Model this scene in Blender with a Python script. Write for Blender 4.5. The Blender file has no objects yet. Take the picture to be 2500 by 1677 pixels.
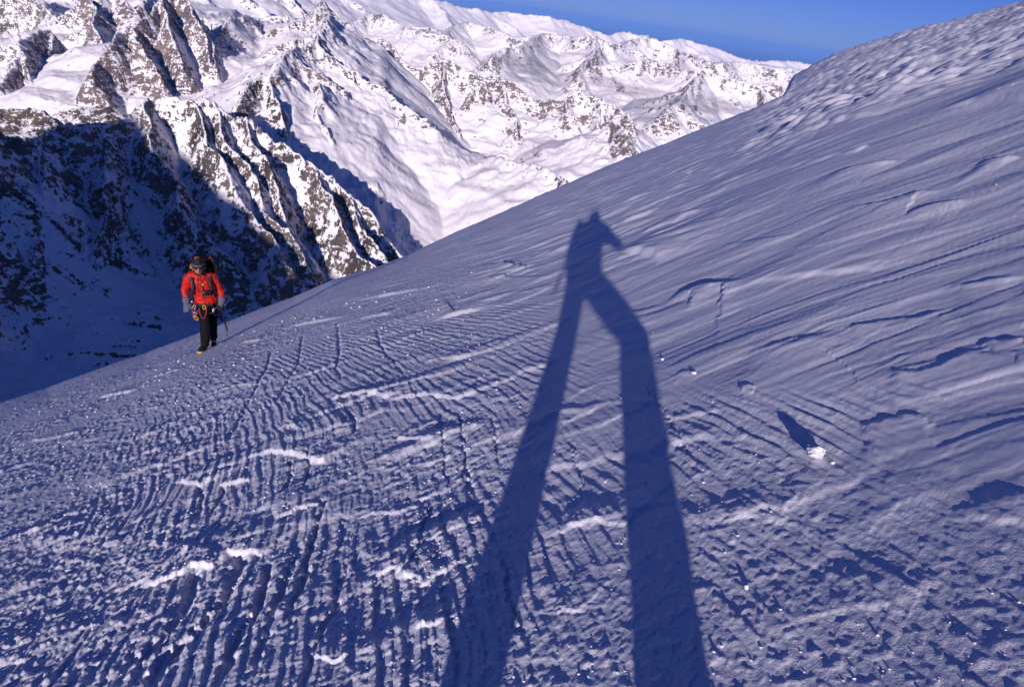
import bpy, bmesh, math, random
import numpy as np
from mathutils import Vector, Matrix

# ------------------------------------------------------------------ camera
scene = bpy.context.scene
FOCAL = 1667.0                      # in pixels of a 2500 px wide frame
ROLL, PITCH = math.radians(8.35), math.radians(26.0)
UP = np.array([math.sin(ROLL)*math.cos(PITCH), math.cos(ROLL)*math.cos(PITCH), math.sin(PITCH)])
RT = np.array([math.cos(ROLL), -math.sin(ROLL), 0.0])
FW = np.cross(UP, RT)
MC = np.array([RT, FW, UP])         # camera axes -> world
cam_data = bpy.data.cameras.new('camera')
cam = bpy.data.objects.new('camera', cam_data)
scene.collection.objects.link(cam)
scene.camera = cam
cam_data.sensor_width = 36.0
cam_data.lens = 36.0*FOCAL/2500.0
cam_data.clip_start = 0.05
cam_data.clip_end = 900000.0
m = Matrix.Identity(4)
for i in range(3):
    for j in range(3):
        m[i][j] = MC[i][j]
cam.matrix_world = m

# ------------------------------------------------------------------ sun and sky
SUN = np.array([-0.09406, -0.96182, 0.25699])      # towards the sun
SUN_EL = math.asin(SUN[2])
SUN_AZ = math.atan2(SUN[0], SUN[1])                # from +Y, clockwise
world = bpy.data.worlds.new('World'); scene.world = world
world.use_nodes = True
nt = world.node_tree; nt.nodes.clear()
sky = nt.nodes.new('ShaderNodeTexSky'); sky.sky_type = 'NISHITA'
sky.sun_disc = False
sky.sun_elevation = SUN_EL
sky.sun_rotation = SUN_AZ
sky.altitude = 3000.0
sky.air_density = 1.0
sky.dust_density = 0.1
sky.ozone_density = 3.0
hsv = nt.nodes.new('ShaderNodeMix'); hsv.data_type = 'RGBA'; hsv.blend_type = 'MULTIPLY'
hsv.inputs[0].default_value = 1.0                  # the slide film's deep blue
hsv.inputs[7].default_value = (0.41, 0.53, 1.25, 1)
bg = nt.nodes.new('ShaderNodeBackground'); bg.inputs['Strength'].default_value = 0.061
out = nt.nodes.new('ShaderNodeOutputWorld')
nt.links.new(sky.outputs[0], hsv.inputs[6])
nt.links.new(hsv.outputs[2], bg.inputs[0])
nt.links.new(bg.outputs[0], out.inputs[0])
sun_data = bpy.data.lights.new('sun', 'SUN')
sun_data.energy = 5.0
sun_data.angle = math.radians(0.55)
sun_data.color = (1.0, 0.92, 0.95)
sun = bpy.data.objects.new('sun', sun_data)
scene.collection.objects.link(sun)
sun.rotation_euler = Vector(-SUN).to_track_quat('-Z', 'Y').to_euler()
sun.location = (0, -20, 30)
scene.view_settings.view_transform = 'Standard'
scene.view_settings.look = 'None'
scene.view_settings.gamma = 1.0
scene.view_settings.use_curve_mapping = False
scene.view_settings.exposure = 0.0
scene.render.engine = 'CYCLES'
scene.cycles.max_bounces = 6
scene.cycles.diffuse_bounces = 1
scene.cycles.volume_bounces = 0
scene.cycles.use_denoising = True

# ------------------------------------------------------------------ helpers
RS = np.random.RandomState(7)
PERM = RS.permutation(1024).astype(np.int32)
GA = RS.rand(1024).astype(np.float32)*2*np.pi
GX, GY = np.cos(GA), np.sin(GA)

def perlin(x, y, seed=0):
    x = np.asarray(x, np.float32)+seed*17.31; y = np.asarray(y, np.float32)-seed*9.77
    xi = np.floor(x).astype(np.int32); yi = np.floor(y).astype(np.int32)
    xf = x-xi; yf = y-yi
    u = xf*xf*xf*(xf*(xf*6-15)+10); v = yf*yf*yf*(yf*(yf*6-15)+10)
    a = PERM[xi & 1023]; b = PERM[(xi+1) & 1023]
    def g(h, dx, dy):
        return GX[h]*dx+GY[h]*dy
    n00 = g(PERM[(a+yi) & 1023], xf, yf); n10 = g(PERM[(b+yi) & 1023], xf-1, yf)
    n01 = g(PERM[(a+yi+1) & 1023], xf, yf-1); n11 = g(PERM[(b+yi+1) & 1023], xf-1, yf-1)
    return (n00+u*(n10-n00)+v*((n01+u*(n11-n01))-(n00+u*(n10-n00))))*1.5

def fbm(x, y, octs, seed=0, gain=.5):
    s = 0; a = 1.; f = 1.
    for k in range(octs):
        s = s+a*perlin(x*f, y*f, seed+k*3); a *= gain; f *= 2.03
    return s

def ridged(x, y, octs, seed=0, gain=.55):
    s = 0; a = 1.; f = 1.; w = 1.
    for k in range(octs):
        n = 1-np.abs(perlin(x*f, y*f, seed+k*5)); n = n*n*w
        s = s+a*n; w = np.clip(n*1.6, 0, 1); a *= gain; f *= 2.07
    return s

def sstep(a, b, x):
    t = np.clip((x-a)/(b-a), 0, 1); return t*t*(3-2*t)

def ray(u, v):
    """direction through a point of the photograph (2500 px wide)"""
    u = np.asarray(u, float); v = np.asarray(v, float)
    return np.stack([u-1250, 838.5-v, -FOCAL+0*u], -1) @ MC.T

def link(o, parent=None):
    scene.collection.objects.link(o)
    if parent is not None: o.parent = parent
    return o

def tag(o, label=None, cat=None, group=None, kind=None):
    if label: o['label'] = label
    if cat: o['category'] = cat
    if group: o['group'] = group
    if kind: o['kind'] = kind
    return o

def grid_object(name, P, mat, kind='structure', closed=False, attrs=None):
    nr, nc = P.shape[:2]
    idx = np.arange(nr*nc, dtype=np.int32).reshape(nr, nc)
    a = idx[:-1, :-1]; b = idx[:-1, 1:]; c = idx[1:, 1:]; d = idx[1:, :-1]
    q = np.stack([a, b, c, d], -1).reshape(-1, 4)
    me = bpy.data.meshes.new(name)
    me.vertices.add(nr*nc); me.vertices.foreach_set('co', P.astype(np.float32).ravel())
    me.loops.add(q.size); me.loops.foreach_set('vertex_index', q[:, ::-1].ravel())
    me.polygons.add(len(q)); me.polygons.foreach_set('loop_start', np.arange(0, q.size, 4, dtype=np.int32))
    me.update(calc_edges=True)
    me.polygons.foreach_set('use_smooth', np.ones(len(q), bool))
    for k, arr in (attrs or {}).items():
        at = me.attributes.new(k, 'FLOAT', 'POINT'); at.data.foreach_set('value', arr.astype(np.float32).ravel())
    me.materials.append(mat)
    o = bpy.data.objects.new(name, me); link(o)
    if kind: o['kind'] = kind
    return o

class NT:
    """tiny node-building helper"""
    def __init__(s, name):
        s.m = bpy.data.materials.new(name); s.m.use_nodes = True
        s.t = s.m.node_tree; s.t.nodes.clear()
        s.o = s.t.nodes.new('ShaderNodeOutputMaterial')
    def n(s, typ, **kw):
        nd = s.t.nodes.new('ShaderNode'+typ)
        for k, v in kw.items():
            if k in nd.inputs: s.set(nd, k, v)
            else: setattr(nd, k, v)
        return nd
    def set(s, nd, k, v):
        if isinstance(v, bpy.types.NodeSocket): s.t.links.new(v, nd.inputs[k])
        else: nd.inputs[k].default_value = v
    def math(s, op, a, b=None, c=None, clamp=False):
        nd = s.t.nodes.new('ShaderNodeMath'); nd.operation = op; nd.use_clamp = clamp
        for i, x in enumerate((a, b, c)):
            if x is not None: s.set(nd, i, x)
        return nd.outputs[0]
    def mix(s, f, a, b):
        nd = s.t.nodes.new('ShaderNodeMix'); nd.data_type = 'RGBA'
        s.set(nd, 0, f); s.set(nd, 6, a); s.set(nd, 7, b)
        return nd.outputs[2]
    def ramp(s, f, a, b):
        nd = s.t.nodes.new('ShaderNodeMapRange'); nd.interpolation_type = 'SMOOTHSTEP'
        s.set(nd, 0, f); s.set(nd, 1, a); s.set(nd, 2, b)
        return nd.outputs[0]

def simple_mat(name, col, rough=.7, metal=0., noise=.0, scale=60., bump=0., spec=.4):
    N = NT(name)
    c = (*col, 1)
    p = N.n('BsdfPrincipled')
    tc = N.n('TexCoord')
    nz = N.n('TexNoise', Scale=scale, Detail=5.)
    N.t.links.new(tc.outputs['Object'], nz.inputs['Vector'])
    dk = tuple(x*(1-noise) for x in col)+(1,); lt = tuple(min(1, x*(1+noise)) for x in col)+(1,)
    N.set(p, 'Base Color', N.mix(nz.outputs['Fac'], dk, lt))
    N.set(p, 'Roughness', rough); N.set(p, 'Metallic', metal); N.set(p, 'Specular IOR Level', spec)
    if bump:
        b = N.n('Bump', Strength=bump, Distance=.01); N.set(b, 'Height', nz.outputs['Fac'])
        N.set(p, 'Normal', b.outputs[0])
    N.t.links.new(p.outputs[0], N.o.inputs[0])
    return N.m

# ------------------------------------------------------------------ the snow slope we stand on
H_EYE = 1.78
SIL = np.array([(-200,1062),(0,986),(115,948),(230,905),(354,862),(478,814),(574,776),(717,721),(813,678),(921,647),
  (1000,618),(1123,562),(1283,495),(1390,449),(1497,401),(1604,358),(1711,315),(1818,276),(1905,240),(1916,230),(1921,210),(1936,189),(1984,160),(2020,144),(2068,123),(2115,108),(2172,92),(2235,71),(2325,52),(2419,28),(2490,8),(2650,-38)], float)
_d = ray(SIL[:, 0], SIL[:, 1]); _r = np.hypot(_d[:, 0], _d[:, 1])
SIL_TH = np.arctan2(_d[:, 0], _d[:, 1]); SIL_T = _d[:, 2]/_r
# all round the viewpoint: tangent slope and distance of the crest along each azimuth
_thx = np.radians([-180, -140, -100, -70, -58]); _tx = [0.05, -.22, -.52, -.60, -.60]
_thy = np.radians([38, 45, 55, 75, 110, 145, 180]); _ty = [.163, .235, .335, .46, .50, .30, .05]
TH_ALL = np.concatenate([_thx, SIL_TH, _thy]); T_ALL = np.concatenate([_tx, SIL_T, _ty])
_tg = np.linspace(-np.pi, np.pi, 2881); _t0 = np.interp(_tg, TH_ALL, T_ALL)
_k = np.exp(-.5*(np.arange(-160, 161)/52.)**2); _k /= _k.sum()
_t1 = np.convolve(np.r_[_t0[-161:-1], _t0, _t0[1:161]], _k, 'valid')      # smooth near the viewer
def crest_t(th): return np.interp(th, _tg, _t1)
def crest_dt(th): return np.interp(th, _tg, _t0-_t1)                    # the crest's own small steps
_r0 = np.interp(np.degrees(_tg), [-180, -60, -27, -10, 0, 10, 25, 60, 180], [40, 21.5, 22.2, 27.3, 36, 46, 55, 60, 40])
_r1 = np.convolve(np.r_[_r0[-161:-1], _r0, _r0[1:161]], _k, 'valid')
def crest_r(th): return np.interp(th, _tg, _r1)

def base_z(r, th):
    t = crest_t(th); R = crest_r(th)
    q = 1-r/R
    z = t*r-H_EYE*q*q
    # past the crest the flank steepens, but never beyond about 50 degrees
    far = r > R*1.0
    drop = t*r-H_EYE*np.where(q < -1.5, 2.25+(-q-1.5)*3, q*q)
    return np.where(far, drop, z)+crest_dt(th)*r*sstep(.45, .8, r/R)+.12*(1-sstep(.3, 3.1, r))

def ground_at(u, v):
    """where the ray through a point of the photograph meets the slope"""
    d = ray(u, v); r = np.hypot(d[..., 0], d[..., 1]); e = d[..., 2]/r
    th = np.arctan2(d[..., 0], d[..., 1]); t = crest_t(th); R = crest_r(th)
    b = t-e+2*H_EYE/R; k = H_EYE/R**2
    disc = np.maximum(b*b-4*k*H_EYE, 0)
    q = (b-np.sqrt(disc))/(2*k)
    for _ in range(12):                 # polish against the true profile
        f = base_z(q, th)-e*q; g = (base_z(q+.01, th)-base_z(q, th))/.01-e
        q = q-np.clip(f/np.where(np.abs(g) < .02, -.02, g), -.3, .3)*.8
    return d/r[..., None]*q[..., None] if np.ndim(r) else d/r*q

DS = 1.0693       # the feature lists below were read off a 2338 px wide copy
def G(pts): 
    a = np.array(pts, float)*DS
    return ground_at(a[:, 0], a[:, 1])[:, :2]

# rising steps that catch the sun: (points, height, face width, fade length beyond)
LIPS = [
 ([(745,920),(800,905),(860,903),(880,916)], .050, .020, .30),
 ([(875,918),(920,912),(965,905),(1000,908),(1040,915),(1100,898)], .040, .018, .28),
 ([(585,1042),(620,1033),(665,1035),(700,1050),(748,1063)], .055, .020, .26),
 ([(408,1097),(430,1100),(452,1112)], .045, .018, .2), ([(498,1104),(570,1097)], .045, .015, .2),
 ([(895,1006),(930,1005),(978,1016)], .035, .014, .16),
 ([(325,1352),(370,1327),(420,1310),(440,1296),(492,1300)], .060, .024, .30),
 ([(508,1273),(560,1262),(602,1272)], .045, .022, .22),
 ([(848,1332),(890,1315),(930,1325),(978,1347)], .035, .030, .25),
 ([(635,1188),(680,1166),(732,1160)], .035, .018, .2),
 ([(795,693),(870,680),(960,663),(1015,650)], .060, .03, .5), ([(635,753),(700,741),(770,730),(818,717)], .060, .03, .45),
 ([(815,733),(893,718)], .05, .03, .35), ([(980,737),(1040,718),(1115,702)], .075, .035, .5),
 ([(548,783),(592,777)], .05, .03, .3), ([(225,907),(305,894)], .06, .03, .4), ([(330,868),(420,842)], .04, .03, .3),
 ([(1385,582),(1420,579),(1460,582),(1490,590),(1502,606)], .24, .09, .5),
 ([(1672,652),(1760,637),(1870,622),(2000,608),(2105,603)], .055, .12, .6),
 ([(1835,299),(1930,275),(2015,261)], .22, .14, .9), ([(2110,264),(2220,238),(2400,226)], .26, .22, 1.4),
 ([(1945,353),(1992,330)], .10, .06, .5), ([(1530,330),(1600,300),(1650,290)], .06, .06, .6),
 ([(1400,408),(1500,382),(1600,352)], .05, .06, .5), ([(1250,452),(1340,425),(1430,400)], .06, .06, .5),
 ([(640,972),(672,978),(700,990)], .03, .014, .15), ([(965,830),(1010,820),(1060,822)], .03, .02, .25),
 ([(700,1500),(760,1515),(800,1500)], .022, .014, .12), ([(950,1445),(1010,1430)], .022, .014, .12),
 ([(60,1010),(130,1000),(190,985)], .03, .02, .25), ([(470,900),(540,880),(600,876)], .03, .02, .25),
 ([(820,1180),(900,1178),(960,1165)], .02, .012, .12), ([(1280,1210),(1360,1206),(1440,1214)], .022, .02, .25),
 ([(1650,1195),(1720,1190),(1780,1200)], .014, .02, .25), ([(1250,1400),(1330,1412)], .018, .014, .15),
]
# edges that fall away from the sun and throw a shadow: (points, height, lip rise length before)
DROPS = [
 ([(1510,690),(1555,668),(1600,652),(1650,648),(1700,633)], .12, .5, .03),
 ([(1075,608),(1150,604),(1190,609),(1218,616)], .09, .5, .03), ([(1050,645),(1140,632),(1280,628)], .05, .4, .03),
 ([(1395,719),(1450,710),(1512,693)], .035, .3, .02),
 ([(1700,797),(1780,786),(1850,772),(1930,750)], .045, .35, .06),
 ([(1925,752),(1990,735),(2080,725),(2170,705)], .03, .2, .03),
 ([(2020,862),(2100,852),(2165,832),(2225,800)], .026, .16, .02), ([(2225,797),(2260,785),(2340,772)], .026, .14, .015),
 ([(1960,970),(2040,962),(2110,950)], .025, .2, .02),
 ([(1880,402),(1990,378),(2085,360)], .10, .5, .04), ([(2230,372),(2290,360),(2345,352)], .08, .4, .03),
 ([(1930,478),(2020,465),(2100,440),(2160,436)], .06, .4, .03), ([(2040,505),(2130,470),(2230,455)], .05, .4, .03),
 ([(1480,505),(1560,490),(1640,470)], .05, .4, .03), ([(1420,560),(1500,545),(1590,515),(1700,495)], .04, .4, .02),
 ([(1640,560),(1760,545),(1840,530)], .03, .3, .02), ([(2150,660),(2250,640),(2345,625)], .03, .3, .03),
 ([(1105,1172),(1040,1192),(960,1226),(890,1266),(835,1292)], .060, .16, .05),
 ([(1120,1178),(1250,1186),(1400,1182),(1600,1176),(1850,1150)], .030, .30, .12),
 ([(1600,1405),(1750,1380),(1900,1330),(2080,1290)], .026, .22, .12),
 ([(1960,1090),(2080,1100),(2200,1130)], .02, .3, .08), ([(1690,890),(1715,884)], .03, .1, .015),
 ([(1560,850),(1585,858)], .02, .06, .01), ([(2200,1200),(2250,1150),(2330,1120)], .03, .15, .06),
 ([(740,935),(780,965),(805,990)], .035, .1, .02), ([(755,1075),(720,1090),(640,1125),(570,1175)], .045, .12, .04),
 ([(575,1180),(510,1215),(400,1260)], .035, .12, .03), ([(1050,1390),(940,1420),(860,1470),(780,1500)], .035, .14, .05),
 ([(640,1380),(560,1430),(470,1480)], .03, .12, .05), ([(380,1400),(330,1440),(290,1470)], .04, .1, .03),
]
# scoured grooves: (points, depth, half width)
GROOVES = [
 ([(545,1262),(540,1300),(530,1340),(490,1400),(440,1450),(380,1505),(330,1600)], .050, .034),
 ([(445,1310),(440,1350),(420,1400),(370,1460),(280,1540)], .040, .030),
 ([(612,1285),(600,1360),(572,1420),(530,1490),(480,1600)], .040, .024),
 ([(742,1150),(728,1200),(705,1270),(690,1340),(665,1400),(640,1450)], .034, .018),
 ([(690,1240),(655,1330),(610,1430),(560,1600)], .026, .018), ([(810,1270),(765,1380),(725,1480),(680,1600)], .020, .014),
 ([(1152,1270),(1156,1330),(1172,1400),(1190,1500)], .016, .012), ([(1048,950),(1056,1010),(1068,1090),(1085,1160)], .024, .011),
 ([(1005,950),(1012,1030),(1020,1120)], .014, .008), ([(1120,930),(1130,1000),(1142,1080)], .014, .008),
 ([(985,1150),(960,1250),(900,1350)], .016, .012), ([(700,1035),(705,1080),(690,1120)], .03, .012), ([(665,1040),(660,1090),(640,1130)], .03, .012),
 ([(510,1110),(500,1140),(470,1180)], .03, .016), ([(455,1112),(462,1140),(450,1180)], .03, .016),
 ([(620,800),(608,840),(570,910),(520,1000),(460,1060)], .024, .016), ([(690,770),(680,830),(640,900),(600,950)], .022, .015),
 ([(770,740),(775,800),(768,840),(785,880)], .020, .016), ([(860,750),(868,790),(905,830),(930,870)], .018, .014),
 ([(1480,880),(1515,950),(1560,1030),(1610,1095)], .012, .008), ([(1300,1010),(1320,1080),(1345,1160)], .010, .007),
 ([(790,940),(810,965),(805,995)], .035, .016),
]

def poly_dist(x, y, P):
    """signed distance (positive on the far side), and 0..1 along, of a polyline"""
    best = np.full(x.shape, 1e9, np.float32); side = np.zeros_like(best); al = np.zeros_like(best)
    L = np.r_[0, np.cumsum(np.hypot(*np.diff(P, axis=0).T))]
    for i in range(len(P)-1):
        ax, ay = P[i]; bx, by = P[i+1]; dx, dy = bx-ax, by-ay; l2 = dx*dx+dy*dy+1e-12
        t = ((x-ax)*dx+(y-ay)*dy)/l2
        tc = np.clip(t, 0, 1)
        ex = x-ax-tc*dx; ey = y-ay-tc*dy
        d = np.hypot(ex, ey); m_ = d < best
        s = np.sign(dx*(y-ay)-dy*(x-ax))
        best = np.where(m_, d, best); side = np.where(m_, s, side); al = np.where(m_, (L[i]+t*(L[i+1]-L[i]))/L[-1], al)
    return best*side, al

def snow_detail(x, y, r, th):
    px = r*r/1.7/683+r/683                # rough footprint of a rendered pixel on the slope
    def lod(w): return sstep(.9, 2.2, w/np.maximum(r/683, 1e-4)*1.0)
    z = np.zeros_like(x)
    # zones
    bx = np.interp(y, [1.0, 2.0, 2.6, 3.1, 3.4, 4.2, 5.5, 8, 14], [1.9, 1.45, 1.50, 1.2, .85, .55, .45, .1, -.9])
    bx = bx+.10*perlin(x*1.5, y*1.5, 61)+.04*perlin(x*6, y*6, 62)
    smooth = sstep(-.35, .30, x-bx+.22*perlin(x*2.3, y*2.3, 63))                       # 1 on the wind-packed right side
    crust = sstep(-1.0, -2.4, x+.25*y-.9+.5*perlin(x*.8, y*.8, 11)*1.)   # 1 on the granular left
    # broad swells
    z += .026*perlin(x/2.6, y/3.4, 21)+.009*perlin(x/.9, y/1.4, 22)+.20*perlin(x/14., y/14., 23)*sstep(12, 30, r)
    # wind ripples, running away from the viewer and bending left
    wx = x+.05*perlin(x*1.6, y*1.1, 31)+.018*perlin(x*5, y*3.2, 32)
    ph = wx+.08*y+.034*y*y-.02*x*y
    rmask = (1-smooth)*(.25+.75*sstep(-.25, .25, perlin(x*.75, y*.6, 33)+.32*(1-np.abs(x+.3+.2*y)/1.6)))
    rmask *= sstep(-3.6, -1.2, x+.22*y)*(1-sstep(8, 13, r))
    for lam, amp, sd in ((.078, .0110, 34), (.046, .0058, 36)):
        f = ph/lam+.6*perlin(x*1.2, y*.8, sd)
        s = f-np.floor(f)
        prof = np.where(s < .78, s/.78, (1-s)/.22)         # slow rise, sharp fall to the right
        prof = prof*prof*(3-2*prof)
        z += amp*rmask*(prof-.5)*(.5+.9*np.abs(perlin(x*2.2, y*1.3, sd+1)))*lod(lam*.7)
    # fine parallel scouring all over the crust
    fan = x+.06*y+.03*y*y-.16*x*sstep(3.2, 1.2, y)
    for lam, amp, sd in ((.036, .0022, 38), (.021, .0012, 39)):
        f = (fan+.035*perlin(x*2.2, y*1.6, sd)+.010*perlin(x*9, y*5, sd+2))/lam
        z += amp*(1-.75*smooth)*(np.abs(perlin(f, y/(lam*9), sd+4))*2-.6)*lod(lam*.8)*(.4+.6*sstep(-.4, .3, perlin(x*1.3, y*.9, sd+6)))
    # scalloped crust: overlapping shells that end in little sun-facing lips
    for lam, amp, sd in ((.40, .0028, 41), (.15, .0026, 43), (.07, .0024, 45)):
        u = (x*.55+.10*perlin(x*3, y*3, sd+1))/lam; v = (y+.12*perlin(x*3.1, y*2.7, sd))/lam*.8
        n = perlin(u, v, sd)+.45*perlin(u*2.1, v*2.1, sd+7)
        tq = n*2.3; fr = tq-np.floor(tq)
        shell = np.where(fr < .84, fr/.84, (1-fr)/.16)
        z += amp*shell*(1-smooth)*np.interp(x, [.1, .75], [1., .3]).astype(np.float32)*(.25+.75*sstep(-.35, .45, perlin(x*.55, y*.45, sd+9)))*(.45+.55*(1-crust))*lod(lam*.6)
    # grain
    gr = (1-smooth)*(.75+.5*crust)*np.interp(x, [-.6, .5, 1.2], [1., .75, .5]).astype(np.float32)
    xr = np.interp(x+.1*perlin(x*3, y*3, 79), [.1, .75], [1., .28]).astype(np.float32)
    for lam, amp in ((.15, .0042), (.070, .0060), (.034, .0060), (.017, .0034)):
        if lam > .05: amp = amp*xr
        n = perlin(x/lam, y/lam*.8, int(lam*1000))
        z += amp*1.5*(np.maximum(n, 0)**1.35*1.6-.15)*gr*lod(lam)*(.30+.70*sstep(-.5, .3, perlin(x*.9, y*.7, 77)))
        z += amp*.10*n*smooth*lod(lam)
    # wind-packed side: thin plates with ragged edges lying one on another, and fine streaks
    u = x*.985+y*.12; v = y-.12*x
    wv = v+.16*perlin(u*.7, v*1.1, 51)+.035*perlin(u*3, v*5, 52)+.010*perlin(u*9, v*14, 59)
    sm2 = sstep(-.1, .5, x-bx)
    for lu, lv, amp, sd in ((3.2, .75, .009, 53), (1.5, .33, .005, 55)):
        n = perlin(u/lu, wv/lv, sd)+.4*perlin(u/lu*2.3, wv/lv*2.2, sd+1)
        tq = n*2.0; fl = np.floor(tq); fr = tq-fl
        z += amp*(fl+np.where(fr < .94, .35*fr/.94, .35+.65*(fr-.94)/.06))*.8*sm2
    z += .0016*perlin(u/.8, wv/.075, 57)*smooth*lod(.07)+.0016*perlin(u/.3, wv/.028, 58)*smooth*lod(.028)
    n = perlin(u/2.4, wv/.20, 68)+.4*perlin(u/.8, wv/.12, 69); tq = n*2.2; fr = tq-np.floor(tq)
    z += .0028*np.where(fr < .93, fr/.93, (1-fr)/.07)*sm2*sstep(-.2, .3, perlin(x/1.7, y/1.2, 70))
    glit = sstep(5.5, 8.5, r)*sstep(-.5, .1, th+.12*perlin(x*.4, y*.4, 64)-.02)*(1-sstep(.25, .45, th-.02*(r-12)))
    z += glit*(.030*np.abs(perlin(u/.75, wv/.30, 65))+.018*np.abs(perlin(u/.30, wv/.14, 66)))*sstep(-.35, .3, perlin(u/2.2, wv/1.2, 67))
    # broken little steps that face the sun: along the crest, and scattered over the crust
    for lam, A, sd, m_ in ((.70, .032, 90, glit), (.36, .018, 93, glit), (.62, .017, 96, (1-smooth)*sstep(2.0, 3.2, r)*sstep(9, 6, r)), (.30, .009, 99, (1-smooth)*sstep(1.2, 2.4, r)*sstep(6, 4, r))):
        t = (v-.10*u)/lam+.55*perlin(u/(lam*1.6), v/lam*.5, sd)+.16*perlin(u/(lam*.3), v/(lam*.5), sd+1)
        fr = t-np.floor(t)
        z += A*m_*np.where(fr < .90, 1-fr/.90, (fr-.90)/.10)*sstep(.02, .42, perlin(u/(lam*1.3), v/(lam*.8), sd+2))
    # far right: icy rime bumps on the skyline
    qq = r/crest_r(th)
    rime = sstep(.20, .30, qq+.06*perlin(x/5, y/5, 75))*sstep(.24, .33, th)*sstep(1.6, 1.2, qq)
    z += rime*(-.12+.12*np.maximum(perlin(x/1.5, y/1.5, 71), 0)+.14*np.maximum(perlin(x/.6, y/.6, 72), 0)+.12*np.abs(perlin(x/.38, y/.38, 74))+.2*perlin(x/5, y/5, 73))
    # bright lips, shadowed edges and grooves seen in the photograph
    jx = x+(.020*perlin(x*9, y*9, 81)+.012*perlin(x*24, y*24, 82)+.006*perlin(x*60, y*60, 85)); jy = y+(.022*perlin(x*8, y*8, 83)+.014*perlin(x*25, y*25, 84)+.006*perlin(x*60, y*60, 86))
    for pts, A, w, L in LIPS:
        P = G(pts); lo = P.min(0)-L*3-.1; hi = P.max(0)+L*3+.1
        m_ = (x > lo[0]) & (x < hi[0]) & (y > lo[1]) & (y < hi[1])
        if not m_.any(): continue
        d, al = poly_dist(jx[m_], jy[m_], P) if L < .45 else poly_dist(x[m_], y[m_], P)
        dd = d
        z[m_] += (.55 if w < .05 else .35)*A*sstep(-w*.35, w*.35, dd)*np.exp(-np.maximum(dd, 0)/L)*(sstep(0, .14, al)*sstep(1, .86, al) if L < .45 else sstep(0, .4, al)*sstep(1, .6, al))
    for pts, A, L, w in DROPS:
        P = G(pts)
        if P[0, 0] > P[-1, 0]: P = P[::-1]
        lo = P.min(0)-L*3-.1; hi = P.max(0)+L*3+.1
        m_ = (x > lo[0]) & (x < hi[0]) & (y > lo[1]) & (y < hi[1])
        if not m_.any(): continue
        d, al = poly_dist(jx[m_], jy[m_], P)
        z[m_] += .45*A*sstep(w, -w, d)*np.exp(-np.maximum(-d, 0)/L)*(sstep(0, .16, al)*sstep(1, .84, al) if L < .28 else sstep(0, .35, al)*sstep(1, .65, al))
    for pts, A, w in GROOVES:
        P = G(pts); lo = P.min(0)-w*4; hi = P.max(0)+w*4
        m_ = (x > lo[0]) & (x < hi[0]) & (y > lo[1]) & (y < hi[1])
        if not m_.any(): continue
        d, al = poly_dist(jx[m_], jy[m_], P)
        z[m_] -= .75*A*np.exp(-(d/w)**4)*sstep(-.05, .12, al)*sstep(1.05, .75, al)
    return z, smooth

# snow material: white, faintly translucent, with fine crystals too small for the mesh
def snow_material():
    N = NT('wind_crust_snow')
    p = N.n('BsdfPrincipled')
    tc = N.n('TexCoord'); at = N.n('Attribute', attribute_name='packed')
    n1 = N.n('TexNoise', Scale=55., Detail=6., Roughness=.65); n2 = N.n('TexNoise', Scale=210., Detail=3.)
    big = N.n('TexNoise', Scale=1.3, Detail=4.)
    for q in (n1, n2, big): N.t.links.new(tc.outputs['Object'], q.inputs['Vector'])
    h = N.math('ADD', n1.outputs[0], N.math('MULTIPLY', n2.outputs[0], .35))
    st = N.math('MULTIPLY_ADD', at.outputs['Fac'], -.22, .26)
    b = N.n('Bump', Distance=.026); N.set(b, 'Strength', st); N.set(b, 'Height', h)
    N.set(p, 'Normal', b.outputs[0])
    N.set(p, 'Base Color', N.mix(big.outputs[0], (.73, .71, .79, 1), (.81, .785, .86, 1)))
    N.set(p, 'Roughness', .55); N.set(p, 'Specular IOR Level', .08)
    N.t.links.new(p.outputs[0], N.o.inputs[0])
    return N.m
SNOW = snow_material()

def polar_points(rr, tt):
    r, th = np.meshgrid(rr, tt, indexing='ij')
    r = r.astype(np.float64); th = th.astype(np.float64)
    x = r*np.sin(th); y = r*np.cos(th)
    d, sm = snow_detail(x.astype(np.float32), y.astype(np.float32), r.astype(np.float32), th.astype(np.float32))
    return np.stack([x, y, base_z(r, th)+d], -1), sm

NC, NR = 1220, 770
# rows: even in the view angle near by, closer together towards the crest
_rr = np.exp(np.linspace(math.log(.95), math.log(160), 4000)); _z = -1.7+(-.3)*_rr
_el = np.arctan2(-H_EYE, _rr)
_w = np.r_[0, np.abs(np.diff(_el))+.28*np.diff(np.log(_rr))*sstep(120, 30, _rr[1:])+.03*np.diff(np.log(_rr))]
_w = np.cumsum(_w); ROWS = np.interp(np.linspace(0, _w[-1], NR), _w, _rr)
COLS = np.radians(np.linspace(-49, 52, NC))
P, sm = polar_points(ROWS, COLS)
slope = grid_object('snow_slope', P, SNOW, attrs={'packed': sm})
# the same slope carried on beneath and behind the viewer
RB = np.exp(np.linspace(math.log(.95), math.log(160), 90))
def interp_edge(col):   # heights of the fine sheet on its edge, so the two sheets meet
    return np.interp(RB, ROWS, P[:, col, 2])
CB = np.radians(np.linspace(52, 311, 120)); CBw = (CB+np.pi) % (2*np.pi)-np.pi
PB, smb = polar_points(RB, CBw)
PB[:, 0, 2] = interp_edge(-1); PB[:, -1, 2] = interp_edge(0)
grid_object('snow_slope_behind', PB, SNOW, attrs={'packed': smb})
CC = np.radians(np.linspace(-180, 180, 121))
r0 = np.array([.001, .3, .6, .951])
PC, smc = polar_points(r0, CC)
PC[..., 2] -= .004
grid_object('snow_slope_underfoot', PC, SNOW, attrs={'packed': smc})
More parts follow.
